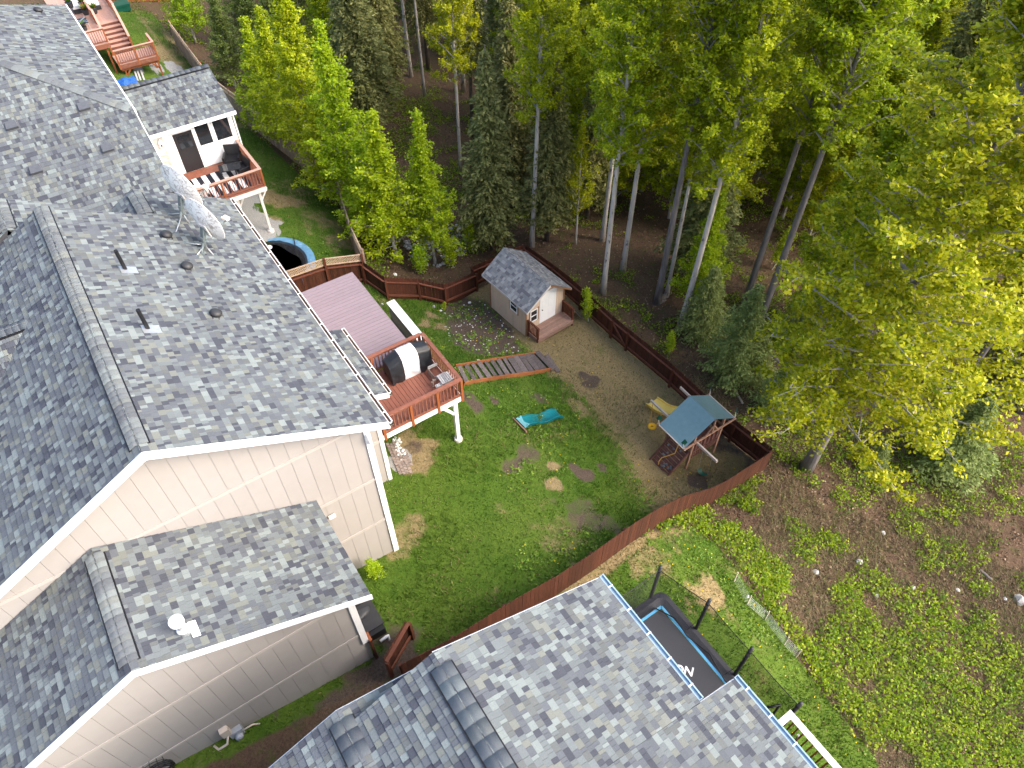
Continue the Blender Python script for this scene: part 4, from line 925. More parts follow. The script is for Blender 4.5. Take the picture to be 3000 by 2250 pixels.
# ------------------------------------------------------------------ fences
def picket_mesh(w, h, t=.018, ear=.025, mat=M_PICKET, name='picket'):
    pts = [(-w/2,0,0),(w/2,0,0),(w/2,0,h-ear),(w/2-ear,0,h),(-w/2+ear,0,h),(-w/2,0,h-ear)]
    me = MB().prism(pts, (0,t,0)).mesh(name); me.materials.append(mat)
    bm = bmesh.new(); bm.from_mesh(me); bmesh.ops.recalc_face_normals(bm, faces=bm.faces); bm.to_mesh(me); bm.free(); return me
PK = {}
def fence(name, label, pts, h=1.35, side=1, step=.148, post_every=2.2, railz=(.28,1.1), mats=(M_PICKET, M_RAIL, M_POST), group=None, corner_posts=True, smooth_h=None, railw=.09, lattice=None, tops=None, posth=-.16, pw=.1):
    """pts: (x,y) path. side: +1 pickets on the left of the path, rails/posts on the right"""
    c = pts[len(pts)//2]; T = thing(name, label, 'fence', (c[0], c[1], hz(*c)), group)
    r_ = random.Random(len(pts)*7+int(h*100)); up = Vector((0,0,1))
    for i in range(len(pts)-1):
        a = Vector((*pts[i],0)); b = Vector((*pts[i+1],0)); d = (b-a).normalized(); L = (b-a).length; nrm = Vector((-d.y, d.x, 0))*side
        n = max(1, int(round(L/step))); w = L/n
        hp = h if lattice is None else h-lattice
        me = PK.setdefault((round(w,3), hp, mats[0].name), picket_mesh(w*.965, hp, mat=mats[0]))
        for k in range(n):
            s = (k+.5)*w; q = a + d*s; z = hz(q.x, q.y) + .03 + r_.uniform(-.008,.008)
            M = frame(q + nrm*(.012 + r_.uniform(0,.005)) + up*z, d, nrm, up) if side > 0 else frame(q + nrm*(.012 + r_.uniform(0,.005)) + up*z, -d, nrm, up)
            link('picket', me, T, M @ Matrix.Rotation(r_.uniform(-.006,.006), 4, 'Y'))
        np_ = max(1, int(round(L/post_every)))
        for k in range(np_+1):
            if k == np_ and i < len(pts)-2: continue
            q = a + d*(L*k/np_) - nrm*.06; z = hz(q.x, q.y)
            MB().beam(q+up*(z-.2), q+up*(z+h+posth), pw, pw, up=d).build('post', mats[2], T)
        for k in range(np_):
            q0 = a + d*(L*k/np_) - nrm*.035; q1 = a + d*(L*(k+1)/np_) - nrm*.035
            z0 = hz(q0.x,q0.y); z1 = hz(q1.x,q1.y)
            for rz_ in railz: MB().beam(q0+up*(z0+rz_), q1+up*(z1+rz_), .05 if rz_ < .6 else railw, .10 if rz_ < .6 else .04).build('rail', mats[1], T)
            if lattice:
                q0 = q0+nrm*.02; q1 = q1+nrm*.02
                for hh in (h-lattice+.03, h): MB().beam(q0+up*(z0+hh), q1+up*(z1+hh), .06, .045).build('lattice_rail', M_LATTICE, T)
                LL = (q1-q0).length; ns = int(LL/.12); mbs = [MB(), MB()]
                for s_ in range(-4, ns+1):
                    for sg in (0, 1):
                        t0 = s_*.12; t1 = t0 + lattice
                        if sg: t0, t1 = t1, t0
                        ua, ub = t0/LL, t1/LL; za, zb_ = h-lattice+.03, h
                        def cl(u, o, z_, zo):
                            if 0 <= u <= 1: return u, z_
                            uc = min(1, max(0, u)); return uc, z_ + (zo-z_)*(uc-u)/(o-u)
                        if (ua < 0 and ub < 0) or (ua > 1 and ub > 1) or ua == ub: continue
                        A2, zA = cl(ua, ub, za, zb_); B2, zB = cl(ub, ua, zb_, za)
                        mbs[sg].beam(q0.lerp(q1, A2)+up*(z0+(z1-z0)*A2+zA)+nrm*(.006*sg), q0.lerp(q1, B2)+up*(z0+(z1-z0)*B2+zB)+nrm*(.006*sg), .028, .006, up=nrm)
                for m_ in mbs:
                    if m_.v: m_.build('lattice_strip', M_LATTICE, T)
    return T
# yard fence: near run, right run, zigzag run
nearpts = [(1.4,7.62), (3.0,7.48), (4.7,7.4), (6.4,7.3), (8.0,7.46), (9.5,7.6), (11.0,7.74), (12.4,7.87), (13.4,7.96), (14.45,8.06), (15.5,8.16), (16.5,8.26), (17.7,8.38), (18.70,8.48)]
fence('fence', 'dark red picket fence curving along the near side of the yard', nearpts, side=-1)
rightpts = [(18.72,8.54), (18.45,14.2), (18.15,17.05), (18.05,18.1), (17.75,25.2)]
FR = fence('fence', 'dark red fence on the forest side of the yard with the braced gate', rightpts, side=-1)
gq0 = Vector((18.11,17.12,hz(18.1,17.1)+.30)); gq1 = Vector((18.03,18.05,hz(18.1,18.0)+1.05)); MB().beam(gq0-Vector((.04,0,0)), gq1-Vector((.04,0,0)), .05, .09).build('gate_brace', M_RAIL, FR)
def zt(u, v, z): p = P(u, v, z); return (p[0], p[1])
zz = [zt(1063,782,-.4), zt(1130,843,-1.2), zt(1225,827,-1.75), zt(1300,841,-2.15), zt(1392,800,-2.55), (14.4,25.25), (17.7,25.25)]
fence('fence', 'dark red zigzag fence at the back of the yard between mauve deck and shed', zz, side=1)
dv0 = P(857,840,.05); dv1 = P(1060,757,.05); dm = P(955,787,.05)
fence('fence', 'lattice-topped fence dividing the yard from the round trampoline lawn', [(4.6,dv0[1]+.1),(dm[0],dm[1]),(dv1[0],dv1[1])], h=1.75, side=1, lattice=.38, posth=.06, post_every=2.6, railz=(.28,1.2))
lf = [(9.2,26.5), (9.75,29.0)]
fence('fence', 'short grey weathered lattice fence at the corner by the leafy shrubs', lf, h=1.75, side=1, lattice=.45, mats=(M_GREYFEN,M_LATTICE,M_GREYFEN), posth=.05, post_every=3)
nf = [(9.8,29.2), g2(988,570), g2(860,470), g2(741,378), g2(640,300), (9.4,58)]
fence('fence', 'weathered grey-brown fence along the far garden under the leafy trees', nf, h=1.75, side=1, lattice=.36, mats=(M_GREYFEN,M_LATTICE,M_DKBRT), posth=.05, post_every=2.6, step=.16)
tf0 = g2(330,40); tf1 = g2(520,15)
fence('fence', 'orange-brown fence closing the garden at the top edge', [(tf0[0]-3,tf0[1]+1.5), (tf1[0]+1,tf1[1]+1.0)], h=1.75, side=1, mats=(M_EDGE,M_EDGE,M_EDGE), step=.2)
# short return panels by the wing
rp = [g2(1143,1978), g2(1205,1868)]
FS = fence('fence', 'short dark fence stub with broad rails standing beside the black box', [rp[0], rp[1]], h=1.25, side=1, railw=.10)
st0 = PG(1100,1925); SP = thing('fence_post_board', 'dark board fixed to the foot of the cream wing corner', 'fence', st0)
MB().box((.995,8.66,st0[2]-.1),(1.06,8.90,2.0)).build('board', M_PICKET, SP); MB().box((.99,8.64,2.0),(1.07,8.92,2.03)).build('cap', M_DKBRT, SP)

# wire garden fence by the brush
gs = [(1600+a*.452, 1500+b*.452) for a, b in ((1215,452),(1300,600),(1415,700),(1538,865),(1618,945))]
GF = thing('wire_fence', 'low wire mesh fence on pale stakes at the edge of the brush', 'fence', PG(*gs[2]))
gp_ = [PG(*g) for g in gs]
for i, p in enumerate(gp_): MB().beam(p+np.array([0,0,-.1]), p+np.array([.03,.02,.62]), .03, .03).build('stake', M_PALEWD, GF)
wm = MB()
for i in range(len(gp_)-1):
    for k in range(7): wm.beam(gp_[i]+np.array([0,0,.05+.085*k]), gp_[i+1]+np.array([0,0,.05+.085*k]), .004, .004)
    L = np.linalg.norm(gp_[i+1]-gp_[i]); 
    for k in range(int(L/.09)): q_ = gp_[i]+(gp_[i+1]-gp_[i])*(k*.09/L); wm.beam(q_+np.array([0,0,.03]), q_+np.array([0,0,.58]), .004, .004)
wm.build('wire_mesh', M_GALV, GF)
# ------------------------------------------------------------------ garden shed
sg = -3.12
SHM = rotz((14.31,20.16,0), 4.6) @ Matrix.Translation((-14.31,-20.16,0))
SH = thing('shed', 'beige garden shed with grey shingle roof, white door and small front porch', 'shed', (15.4, 21.4, sg))
def S(x, y, z): return SHM @ Vector((x, y, z))
X0, X1, Y0, Y1, ZE, ZR = 14.31, 16.72, 20.16, 22.95, -1.30, -.33
XM = (X0+X1)/2; sl_ = (ZR-ZE)/(XM-14.14)
R4 = Roof(SH, .15, 51, PALS, keep=300)
R4.plane([S(14.14,19.86,ZE), S(14.14,23.35,ZE), S(XM,23.35,ZR), S(XM,19.86,ZR)][::1], .07)
R4.plane([S(2*XM-14.14,23.35,ZE), S(2*XM-14.14,19.86,ZE), S(XM,19.86,ZR), S(XM,23.35,ZR)], .07)
R4.finish()
xd = (S(1,0,0)-S(0,0,0)); R4.caps(S(XM,19.9,ZR), S(XM,23.2,ZR), -xd+Vector((0,0,-sl_)), xd+Vector((0,0,-sl_)), .16, rise=.008, step=.2)
def zs(x): return ZR - sl_*abs(x-XM) - .08
wl_ = MB(SHM).prism([(X0+.012,Y0+.012,sg),(X0+.012,Y0+.012,zs(X0)),(XM,Y0+.012,zs(XM)),(X1-.012,Y0+.012,zs(X1)),(X1-.012,Y0+.012,sg)], (0,Y1-Y0,0)).build('wall', M_SHEDW, SH, fix=True)
fd = (15.23, 16.06); n = 14; w_ = (X1-X0)/n
for i in range(n):
    a, b = X0+i*w_+.004, X0+(i+1)*w_-.004; xs2 = [a, b]
    if a < XM < b: xs2.insert(1, XM)
    MB(SHM).prism([(x,Y0-.006,zs(x)) for x in xs2] + [(x,Y0-.006,sg-.1) for x in reversed(xs2)], (0,.018,0)).build('wall_panel', M_SHEDW, wl_, fix=True)
n = 16; w_ = (Y1-Y0)/n
for i in range(n): MB(SHM).box((X0-.006,Y0+i*w_+.004,sg-.1),(X0+.0115,Y0+(i+1)*w_-.004,zs(X0))).build('wall_panel', M_SHEDW, wl_)
for x, y in ((X0,Y0),(X1,Y0)): MB(SHM).box((x-.012 if x == X0 else x-.08,y-.024,sg-.1),(x+.08 if x == X0 else x+.012,y-.0065,zs(x)-.0)).build('corner_board', M_SHEDT, SH)
MB(SHM).box((X0-.025,Y1-.09,sg-.1),(X0-.0065,Y1+.01,zs(X0))).build('corner_board', M_SHEDT, SH)
for s in (-1, 1):
    e = 14.14 if s < 0 else 2*XM-14.14
    MB(SHM).prism([(e,19.86,ZE-.02),(XM,19.86,ZR-.02),(XM,19.86,ZR-.11),(e,19.86,ZE-.11)], (0,-.025,0)).build('fascia', M_SHEDT if s > 0 else M_OFFWHITE, SH, fix=True)
    MB(SHM).box((e-.02 if s < 0 else e,19.86,ZE-.10),(e if s < 0 else e+.02,23.35,ZE-.01)).build('fascia', M_OFFWHITE, SH)
db = sg+.30
do = MB(SHM).box((fd[0],Y0-.03,db),(fd[1],Y0-.0065,db+1.78)).build('door', M_WHITE, SH)
for k, (a, b) in enumerate(((.08,.38),(.46,.76))):
    for z0_, z1_ in ((.12,.72),(.84,1.44)): MB(SHM).box((fd[0]+a,Y0-.036,db+z0_),(fd[0]+b,Y0-.0305,db+z1_)).build('door_panel', M_WHITE, do)
MB(SHM).lathe((fd[0]+.06,Y0-.03,db+.85), [(.02,0),(.02,.03),(.03,.04),(.03,.06),(.001,.07)], 12, axis=(0,-1,0)).build('door_knob', M_BLACK, do, smooth=True)
cf = MB(SHM); cf.box((fd[0]-.075,Y0-.034,db),(fd[0]-.003,Y0-.0066,db+1.86)); cf.box((fd[1]+.003,Y0-.034,db),(fd[1]+.11,Y0-.0066,db+1.86)); cf.box((fd[0]-.002,Y0-.034,db+1.783),(fd[1]+.002,Y0-.0066,db+1.86)); cf.build('door_frame', M_WHITE, SH)
def swin(box, axis):
    (a, b, z0_, z1_) = box
    if axis == 'x':
        B = lambda a_, b_, c_, d_, o0, o1: MB(SHM).box((a_,Y0-o1,c_),(b_,Y0-o0,d_))
    else:
        B = lambda a_, b_, c_, d_, o0, o1: MB(SHM).box((X0-o1,a_,c_),(X0-o0,b_,d_))
    w = B(a, b, z0_, z1_, .007, .016).build('window', M_GLASS, SH)
    zm = (z0_+z1_)/2
    for q_ in ((a-.05,a-.001,z0_-.05,z1_+.05),(b+.001,b+.05,z0_-.05,z1_+.05),(a,b,z1_+.001,z1_+.05),(a,b,z0_-.05,z0_-.001),(a,b,zm-.02,zm+.02)): B(*q_, .0165, .036).build('window_frame', M_WHITE, w)
    for q_ in ((a-.12,a-.052,z0_-.10,z1_+.10),(b+.052,b+.12,z0_-.10,z1_+.10)): B(*q_, .0066, .022).build('window_trim', M_SHEDT, w)
swin((14.62,14.98,sg+.74,sg+1.38), 'x'); swin((20.82,21.28,sg+1.02,sg+1.62), 'y')
py0 = 19.30
for i in range(8): y = py0+i*(Y0-.03-py0)/8; MB(SHM).box((14.40,y+.004,sg+.24),(16.66,y+(Y0-.03-py0)/8-.004,sg+.28)).build('porch_board', M_PORCH, SH)
MB(SHM).box((14.42,py0+.01,sg+.04),(16.64,py0+.05,sg+.239)).build('porch_skirt', M_PORCH, SH); MB(SHM).box((14.42,py0+.05,sg-.1),(14.47,Y0-.03,sg+.239)).build('porch_skirt', M_PORCH, SH)
for x in (14.42, 16.62):
    for y in (py0+.06, Y0-.09): MB(SHM).box((x-.04,y-.04,sg-.1),(x+.04,y+.04,sg+.98)).build('porch_post', M_POST, SH)
    MB(SHM).box((x-.05,py0+.0,sg+.98),(x+.05,Y0-.03,sg+1.02)).build('porch_rail', M_POST, SH); MB(SHM).box((x-.02,py0+.1,sg+.34),(x+.02,Y0-.13,sg+.40)).build('porch_rail', M_POST, SH)
    for i in range(6): y = py0+.18+i*.1; MB(SHM).box((x-.018,y-.018,sg+.40),(x+.018,y+.018,sg+.979)).build('baluster', M_POST, SH)
# grey sheets leaning behind the shed
bs = thing('metal_sheet', 'pale corrugated sheet leaning between the shed and the fence', 'sheet', (17.2, 20.6, -3.4))
MB().grid(lambda u, v: (16.95+.55*v, 19.75+1.5*u, -2.55-.85*v + .015*math.sin(u*60)), 60, 3).build('sheet', M_GALV, bs)

# ------------------------------------------------------------------ playset
pg = -3.62
PS = thing('playset', 'cedar playset with a grey-green canvas roof, yellow slide and climbing ramp', 'playset', (16.5, 11, pg))
yA, yB = 10.22, 11.70; xE0, xE1, zE_, xr_, zr_ = 15.13, 17.98, -1.70, 16.62, -.82
for e0, nm in ((xE0,'canopy'),(xE1,'canopy')):
    def f(u, v): sag = -.035*math.sin(math.pi*u)*math.sin(math.pi*v); return (xr_+(e0-xr_)*v, yA+(yB-yA)*u, zr_+(zE_-zr_)*v + sag)
    m = MB().grid(f, 13, 13); m.grid(lambda u, v: Vector(f(u, v))-Vector((0,0,.012)), 13, 13); m.build(nm, M_CANVAS, PS, smooth=True)
px0, px1, pf = 15.75, 17.35, pg+1.15
for x in (px0, px1):
    for y in (yA+.06, yB-.06): MB().beam((x,y,pg-.1), (x,y,zE_+.34), .09, .09, up=(1,0,0)).build('post', M_PLAYWD, PS)
for y in (yA-.03, yB+.03):
    MB().beam((xE0-.02,y,zE_-.02), (xE1+.02,y,zE_-.02), .05, .10).build('cross_beam', M_PLAYWD, PS)
    MB().beam((xr_,y,zE_+.0), (xr_,y,zr_-.03), .05, .07, up=(0,1,0)).build('king_post', M_PLAYWD, PS)
    MB().beam((xr_-.35,y,zE_+.02), (xr_,y,zr_-.35), .04, .06).build('brace', M_PLAYWD, PS); MB().beam((xr_+.35,y,zE_+.02), (xr_,y,zr_-.35), .04, .06).build('brace', M_PLAYWD, PS)
MB().beam((xr_,yA-.06,zr_-.075), (xr_,yB+.06,zr_-.075), .05, .05).build('ridge_pole', M_PALEWD, PS)
for x in (xE0, xE1):
    MB().beam((x,yA-.08,zE_-.005), (x,yB+.08,zE_-.005), .035, .035).build('eave_pole', M_PALEWD, PS)
    for y in (yA, yB):
        s = 1 if x > 16.5 else -1
        fl = MB().beam((x,y,zE_), (x+.03*s,y+.05,zE_+.30), .03, .03).build('flag_stick', M_PALEWD, PS)
        MB().prism([(x+.02*s,y+.03,zE_+.22),(x+.10*s,y+.14,zE_+.36),(x+.03*s,y+.07,zE_+.62),(x-.06*s,y-.02,zE_+.44)], (.012,-.012,0)).build('flag', M_GRNPL, fl, fix=True)
for i in range(11): MB().box((px0+.02+i*.143,yA+.02,pf-.03),(px0+.155+i*.143,yB-.02,pf)).build('platform_board', M_PLAYDK, PS)
for i in range(6): y = yA-.01; MB().box((px0+.12+i*.24,y-.0,pf+.1),(px0+.22+i*.24,y+.025,pf+.62)).build('wall_slat', M_PLAYDK, PS)
MB().box((px0,yA-.02,pf+.62),(px1,yA+.03,pf+.70)).build('guard_rail', M_PLAYWD, PS); MB().box((px1-.02,yA,pf+.62),(px1+.03,yB,pf+.70)).build('guard_rail', M_PLAYWD, PS)
for i in range(5): y = yA+.15+i*.25; MB().box((px1-.01,y,pf+.05),(px1+.015,y+.11,pf+.62)).build('wall_slat', M_PLAYDK, PS)
for i in range(12): MB().box((px0+.08+i*.125,yA+.0,pf-.42),(px0+.16+i*.125,yA+.02,pf-.06)).build('lower_slat', M_PLAYDK, PS)
# climbing ramp
ra = Vector((14.72, 0, -3.52)); rb_ = Vector((15.74, 0, pf-.02)); rn = (rb_-ra)
for i in range(8):
    a = ra + rn*(i/8+.008); b = ra + rn*((i+1)/8-.008)
    MB().prism([(a.x,10.35,a.z),(a.x,11.34,a.z),(b.x,11.34,b.z),(b.x,10.35,b.z)], (.02,0,-.03)).build('ramp_board', M_PLAYDK, PS, fix=True)
for y in (10.31, 11.38): MB().beam((ra.x-.08,y,ra.z+.02), (rb_.x,y,rb_.z+.06), .05, .12).build('ramp_side', M_PLAYDK, PS)
rr = random.Random(4)
for i in range(13):
    t = rr.uniform(.08,.9); y = 10.45+.8*((i*.37) % 1); c = ra + rn*t
    MB().lathe((c.x,y,c.z+.002), [(.05,0),(.045,.03),(.02,.05),(.001,.052)], 8, axis=(-rn.z,0,rn.x)).build('climbing_hold', M_GREYST, PS)
MB().tube([(rb_.x,10.9,rb_.z+.25)]+[tuple(ra + rn*t + Vector((0,10.9+.16*math.sin(t*7),.06))) for t in (.85,.65,.45,.28,.15,.06)], .02, 7).build('climbing_rope', M_ROPE, PS, smooth=True)
# yellow slide
slide('slide', PS, 'slide', (16.78,11.78,pf+.02), (16.80,13.72,-3.45), .70, M_YELLOW, lambda v: (pf+.06)*(1-v)**1.15*1.0 + (-3.45)*(1-(1-v)**1.15) + .06*math.sin(v*8), lip=.13)
# swing beams, disc swing
MB().beam((15.82,9.04,-1.72), (15.82,12.95,-1.86), .07, .12).build('swing_beam', M_PALEWD, PS); MB().beam((17.28,11.7,-1.78), (17.28,12.75,-1.75), .06, .12).build('side_beam', M_PALEWD, PS)
dsc = Vector((15.62,12.42,-2.95))
for oy in (-.16,.16): MB().tube([(15.82,12.52+oy*1.9,-1.9),(dsc.x+.02,dsc.y+oy,dsc.z+.02)], .014, 6).build('swing_rope', M_ROPE, PS)
MB().lathe(dsc, [(.05,.0),(.16,-.02),(.185,.0),(.185,.03),(.12,.045),(.05,.03),(.05,.0)], 22).build('disc_seat', M_YELLOW2, PS, smooth=True)
p = PG(2056,1392,.1); BSW = thing('swing_seat', 'green plastic swing seat hanging low over the dark worn patch by the playset', 'swing', p)
MB().grid(lambda u, v: p + np.array([.10*(v-.5)*2+.1*(u-.5), -.26*(u-.5)*2*.8, .12*(2*u-1)**2+.12]), 9, 3).build('seat', M_GRNPL, BSW)
for s in (-1, 1): MB().tube([p+np.array([.05*s,-.21*s,.24]), (15.82,9.55-.25*s,-1.78)], .006, 5).build('chain', M_GALV, BSW)

# ------------------------------------------------------------------ trampolines
TR = thing('trampoline', 'rectangular black trampoline with blue edging and tall net poles', 'trampoline', (7.7, 2.9, hz(7.7,2.9)))
mz = 1.0; tx0, tx1, ty0, ty1 = 6.1, 8.84, .5, 5.10
MB().box((tx0+.05,ty0+.05,mz-.012),(tx1-.05,ty1-.05,mz)).build('jumping_mat', M_MAT, TR)
e = MB()
for a, b in (((tx0,ty0),(tx1,ty0)),((tx1,ty0),(tx1,ty1)),((tx1,ty1),(tx0,ty1)),((tx0,ty1),(tx0,ty0))): e.beam((*a,mz+.006),(*b,mz+.006), .075, .02)
e.build('blue_edging', M_BLUE, TR)
pd = MB(); po = .42; ringi = [(tx0-.03,ty0-.03),(tx1+.04,ty0-.03),(tx1+.04,ty1+.04),(tx0-.03,ty1+.04)]; 
def rring(x0, y0, x1, y1, r, n=6):
    pts = []
    for cx, cy, a0 in ((x1-r,y1-r,0),(x0+r,y1-r,90),(x0+r,y0+r,180),(x1-r,y0+r,270)):
        for k in range(n+1): t = math.radians(a0+90*k/n); pts.append((cx+r*math.cos(t), cy+r*math.sin(t)))
    return pts
A_ = rring(tx0-.03,ty0-.03,tx1+.045,ty1+.045,.05); Bm = rring(tx0-.25,ty0-.25,tx1+.25,ty1+.25,.2); B_ = rring(tx0-po,ty0-po,tx1+po,ty1+po,.3); n = len(A_)
pts = [(x,y,mz-.0) for x, y in A_]+[(x,y,mz+.045) for x, y in Bm]+[(x,y,mz-.02) for x, y in B_]+[(x,y,mz-.10) for x, y in B_]
pd.add(pts, [(k*n+i, k*n+(i+1) % n, (k+1)*n+(i+1) % n, (k+1)*n+i) for k in range(3) for i in range(n)]); pd.build('safety_pad', M_PAD, TR, smooth=False, fix=True)
poles = [(9.22,2.42),(9.24,4.02),(8.78,5.52),(6.9,5.52),(9.22,.75),(5.7,4.0),(5.7,2.4)]; ptop = 3.0
for x, y in poles:
    g = hz(x, y); MB().tube([(x,y,g-.05),(x,y,mz-.05)], .025, 8).build('leg', M_BLACK, TR)
    MB().tube([(x,y,mz-.2),(x,y,ptop)], .052, 10).build('net_pole', M_DARKPL, TR, smooth=True)
    MB().tube([(x,y,ptop-.3),(x,y,ptop-.22)], .06, 10).build('pole_strap', M_BLACK, TR)
order_ = [(9.22,.75),(9.22,2.42),(9.24,4.02),(8.78,5.52),(6.9,5.52)]
low = [(8.9,.6),(8.9,2.45),(8.9,4.0),(8.70,5.14),(6.9,5.14)]
for i in range(4):
    a, b = order_[i], order_[i+1]; c, d_ = low[i], low[i+1]
    MB().add([(a[0],a[1],ptop-.22),(b[0],b[1],ptop-.22),(d_[0],d_[1],mz+.03),(c[0],c[1],mz+.03)], [(0,1,2,3)]).build('net_panel', M_NET, TR)
    MB().tube([(a[0],a[1],ptop-.22),((a[0]+b[0])/2,(a[1]+b[1])/2,ptop-.25),(b[0],b[1],ptop-.22)], .012, 6).build('net_hem', M_BLACK, TR)
    MB().tube([(c[0]-.06,c[1],mz+.06),((c[0]+d_[0])/2+.10,(c[1]+d_[1])/2,mz+.09),(d_[0]-.06,d_[1],mz+.06)], .02, 6).build('net_hem', M_BLACK, TR)
for i in range(3): MB().tube([(order_[i][0],order_[i][1],mz+.9),(low[i][0]+.05,low[i][1]+.12,mz+.07)], .008, 5).build('net_tie', M_BLACK, TR)
f = bpy.data.curves.new('lettering', 'FONT'); f.body = 'ACON'; f.size = .36; f.extrude = .001; f.shear = .18; f.align_x = 'RIGHT'; f.offset = .008
fo = bpy.data.objects.new('lettering', f); COL.objects.link(fo); bpy.context.view_layer.update()
dg = bpy.context.evaluated_depsgraph_get(); lm = bpy.data.meshes.new_from_object(fo.evaluated_get(dg)); bpy.data.objects.remove(fo)
k6 = 600/1270.
l1 = P(1700+698*k6, 1600+808*k6, mz+.006); l0 = P(1700+632*k6, 1600+795*k6, mz+.006); dx = Vector(tuple(l1-l0)).normalized(); dyv = Vector((0,0,1)).cross(dx)
lm.name = 'lettering'; lm.materials.clear(); lm.materials.append(M_WHITE); link('lettering', lm, TR, frame(l1, dx, dyv, (0,0,1)))
lr = thing('handrail', 'black bent metal bar standing between the trampoline and the bottom deck', 'bar', (9.0,.35,hz(9,.35)))
u0 = P(2247,2073,1.9); u1 = P(2284,2065,2.0); u2 = P(2264,2094,1.3); MB().tube([u0,u1,u2,(u2[0],u2[1],hz(u2[0],u2[1]))], .035, 8).build('bar', M_BLACK, lr, smooth=True)

RTm = thing('trampoline', 'round trampoline with a faded blue pad and collapsed black net', 'trampoline', (5.1, 28.4, -1.2))
rc = Vector((5.2, 28.85, -.6)); RO, RI = 2.32, 1.9
MB().lathe(rc, [(.001,-.02),(RI-.05,-.02)], 48).build('jumping_mat', M_MAT, RTm)
def padf(u, v): a = 2*math.pi*u; r_ = RI-.04+(RO-RI+.04)*v; return rc + Vector((r_*math.cos(a), r_*math.sin(a), .05*math.sin(math.pi*v)+.012*math.sin(a*17)))
MB().grid(padf, 72, 6, closed_u=True).build('safety_pad', M_BLUEPAD, RTm, smooth=True)
MB().lathe(rc, [(RO,-.02),(RO,-.14)], 48).build('pad_skirt', M_BLUEPAD, RTm)
def netf(u, v):
    a = 2*math.pi*u; w = .34+.14*math.sin(a*2+1)+.08*math.sin(a*5); r_ = RI+.06 - w*v
    return rc + Vector((r_*math.cos(a), r_*math.sin(a), .03+.13*math.sin(math.pi*v)*(.6+.4*math.sin(a*9))+.05*math.sin(a*23+v*7)*v*(1-v)*3))
MB().grid(netf, 140, 8, closed_u=True).build('collapsed_net', M_NETD, RTm, smooth=True)
for a in range(0, 360, 60):
    t = math.radians(a+20); x, y = rc.x+RO*math.cos(t), rc.y+RO*math.sin(t); MB().tube([(x,y,hz(x,y)-.05),(x,y,rc.z-.04)], .028, 8).build('leg', M_GALV, RTm)
for a0, a1 in ((-25,-60),(35,10),(70,100)):
    t0, t1 = math.radians(a0), math.radians(a1); MB().tube([rc+Vector((2.42*math.cos(t0),2.42*math.sin(t0),.03)), rc+Vector((1.7*math.cos(t1),1.7*math.sin(t1),.16))], .02, 7).build('folded_pole', M_BLACK, RTm)
tw = P(790,725,-.56); WR = thing('crumpled_cloth', 'small white crumpled cloth on the round trampoline', 'cloth', tw)
MB().lathe(tw, [(.14,0),(.11,.06),(.05,.10),(.001,.09)], 7).build('cloth', M_WHITE, WR)

# ------------------------------------------------------------------ sunroom deck and its furniture
PM = (mk('pinkish_rail', (.43,.25,.19), rough=.7, var=.12, rnd=.06), M_DKBRT, M_DKRAIL)
SDK = thing('deck', 'raised deck of the far sunroom with brown rails and white legs', 'deck', (5, 32.5, 0))
for i in range(26): x = 2.95+i*.1455; MB().box((x+.003,30.98,2.165),(x+.1425,34.05,2.2)).build('deck_board', M_DKRAIL, SDK)
MB().box((2.95,30.94,1.92),(6.76,30.978,2.16)).build('rim_board', M_OFFWHITE, SDK); MB().box((6.735,30.98,1.92),(6.775,34.05,2.16)).build('rim_board', M_OFFWHITE, SDK); MB().box((2.95,30.93,2.162),(6.77,30.978,2.205)).build('edge_board', M_DKRAIL, SDK)
railing(SDK, (2.95,31.0), (6.78,31.0), 2.2, .9, posts=(1.9,3.77), mats=PM, drop=.25); railing(SDK, (6.71,31.07), (6.71,34.0), 2.2, .9, posts=(2.85,), mats=PM)
for x, y in ((6.42,31.25),(5.35,31.3),(3.4,31.3)):
    MB().beam((x,y,hz(x,y)-.1),(x,y,1.92), .12, .12).build('support_post', M_OFFWHITE, SDK); MB().lathe((x,y,hz(x,y)-.1), [(.16,0),(.16,.2),(.001,.22)], 14).build('footing', M_OFFWHITE, SDK)
    MB().beam((x,y,1.3),(x+.4,y,1.9), .08, .08).build('knee_brace', M_OFFWHITE, SDK)
RG = thing('rug', 'white and navy striped rug on the far sunroom deck', 'rug', (5.1, 32.3, 2.2))
ns = 11
for i in range(ns): a = 3.75+i*(6.25-3.75)/ns; MB().box((a,31.3,2.203),(a+(6.25-3.75)/ns-.001,33.35,2.215)).build('stripe', (M_RUGB, M_RUGW)[i % 2], RG)
def armchair(name, label, c, ang, mat, s=1.0, group=None):
    t = thing(name, label, 'chair', c, group); M = rotz(c, ang) @ Matrix.Diagonal((s,s,s,1))
    MB(M).box((-.30,-.28,.28),(.30,.28,.40)).build('seat', mat, t)
    MB(M).prism([(-.33,.25,.28),(.33,.25,.28),(.36,.38,.86),(-.36,.38,.86)], (0,.05,.0)).build('backrest', mat, t, fix=True)
    for sx in (-1, 1):
        MB(M).box((sx*.34-.05,-.28,.30),(sx*.34+.05,.30,.56)).build('armrest', mat, t)
        for y in (-.24,.27): MB(M).box((sx*.31-.025,y-.025,.0),(sx*.31+.025,y+.025,.3)).build('leg', mat, t)
    return t
armchair('patio_chair', 'black wicker armchair in the corner of the far sunroom deck', (6.12,33.35,2.216), -28, M_BLACK, 1.05)
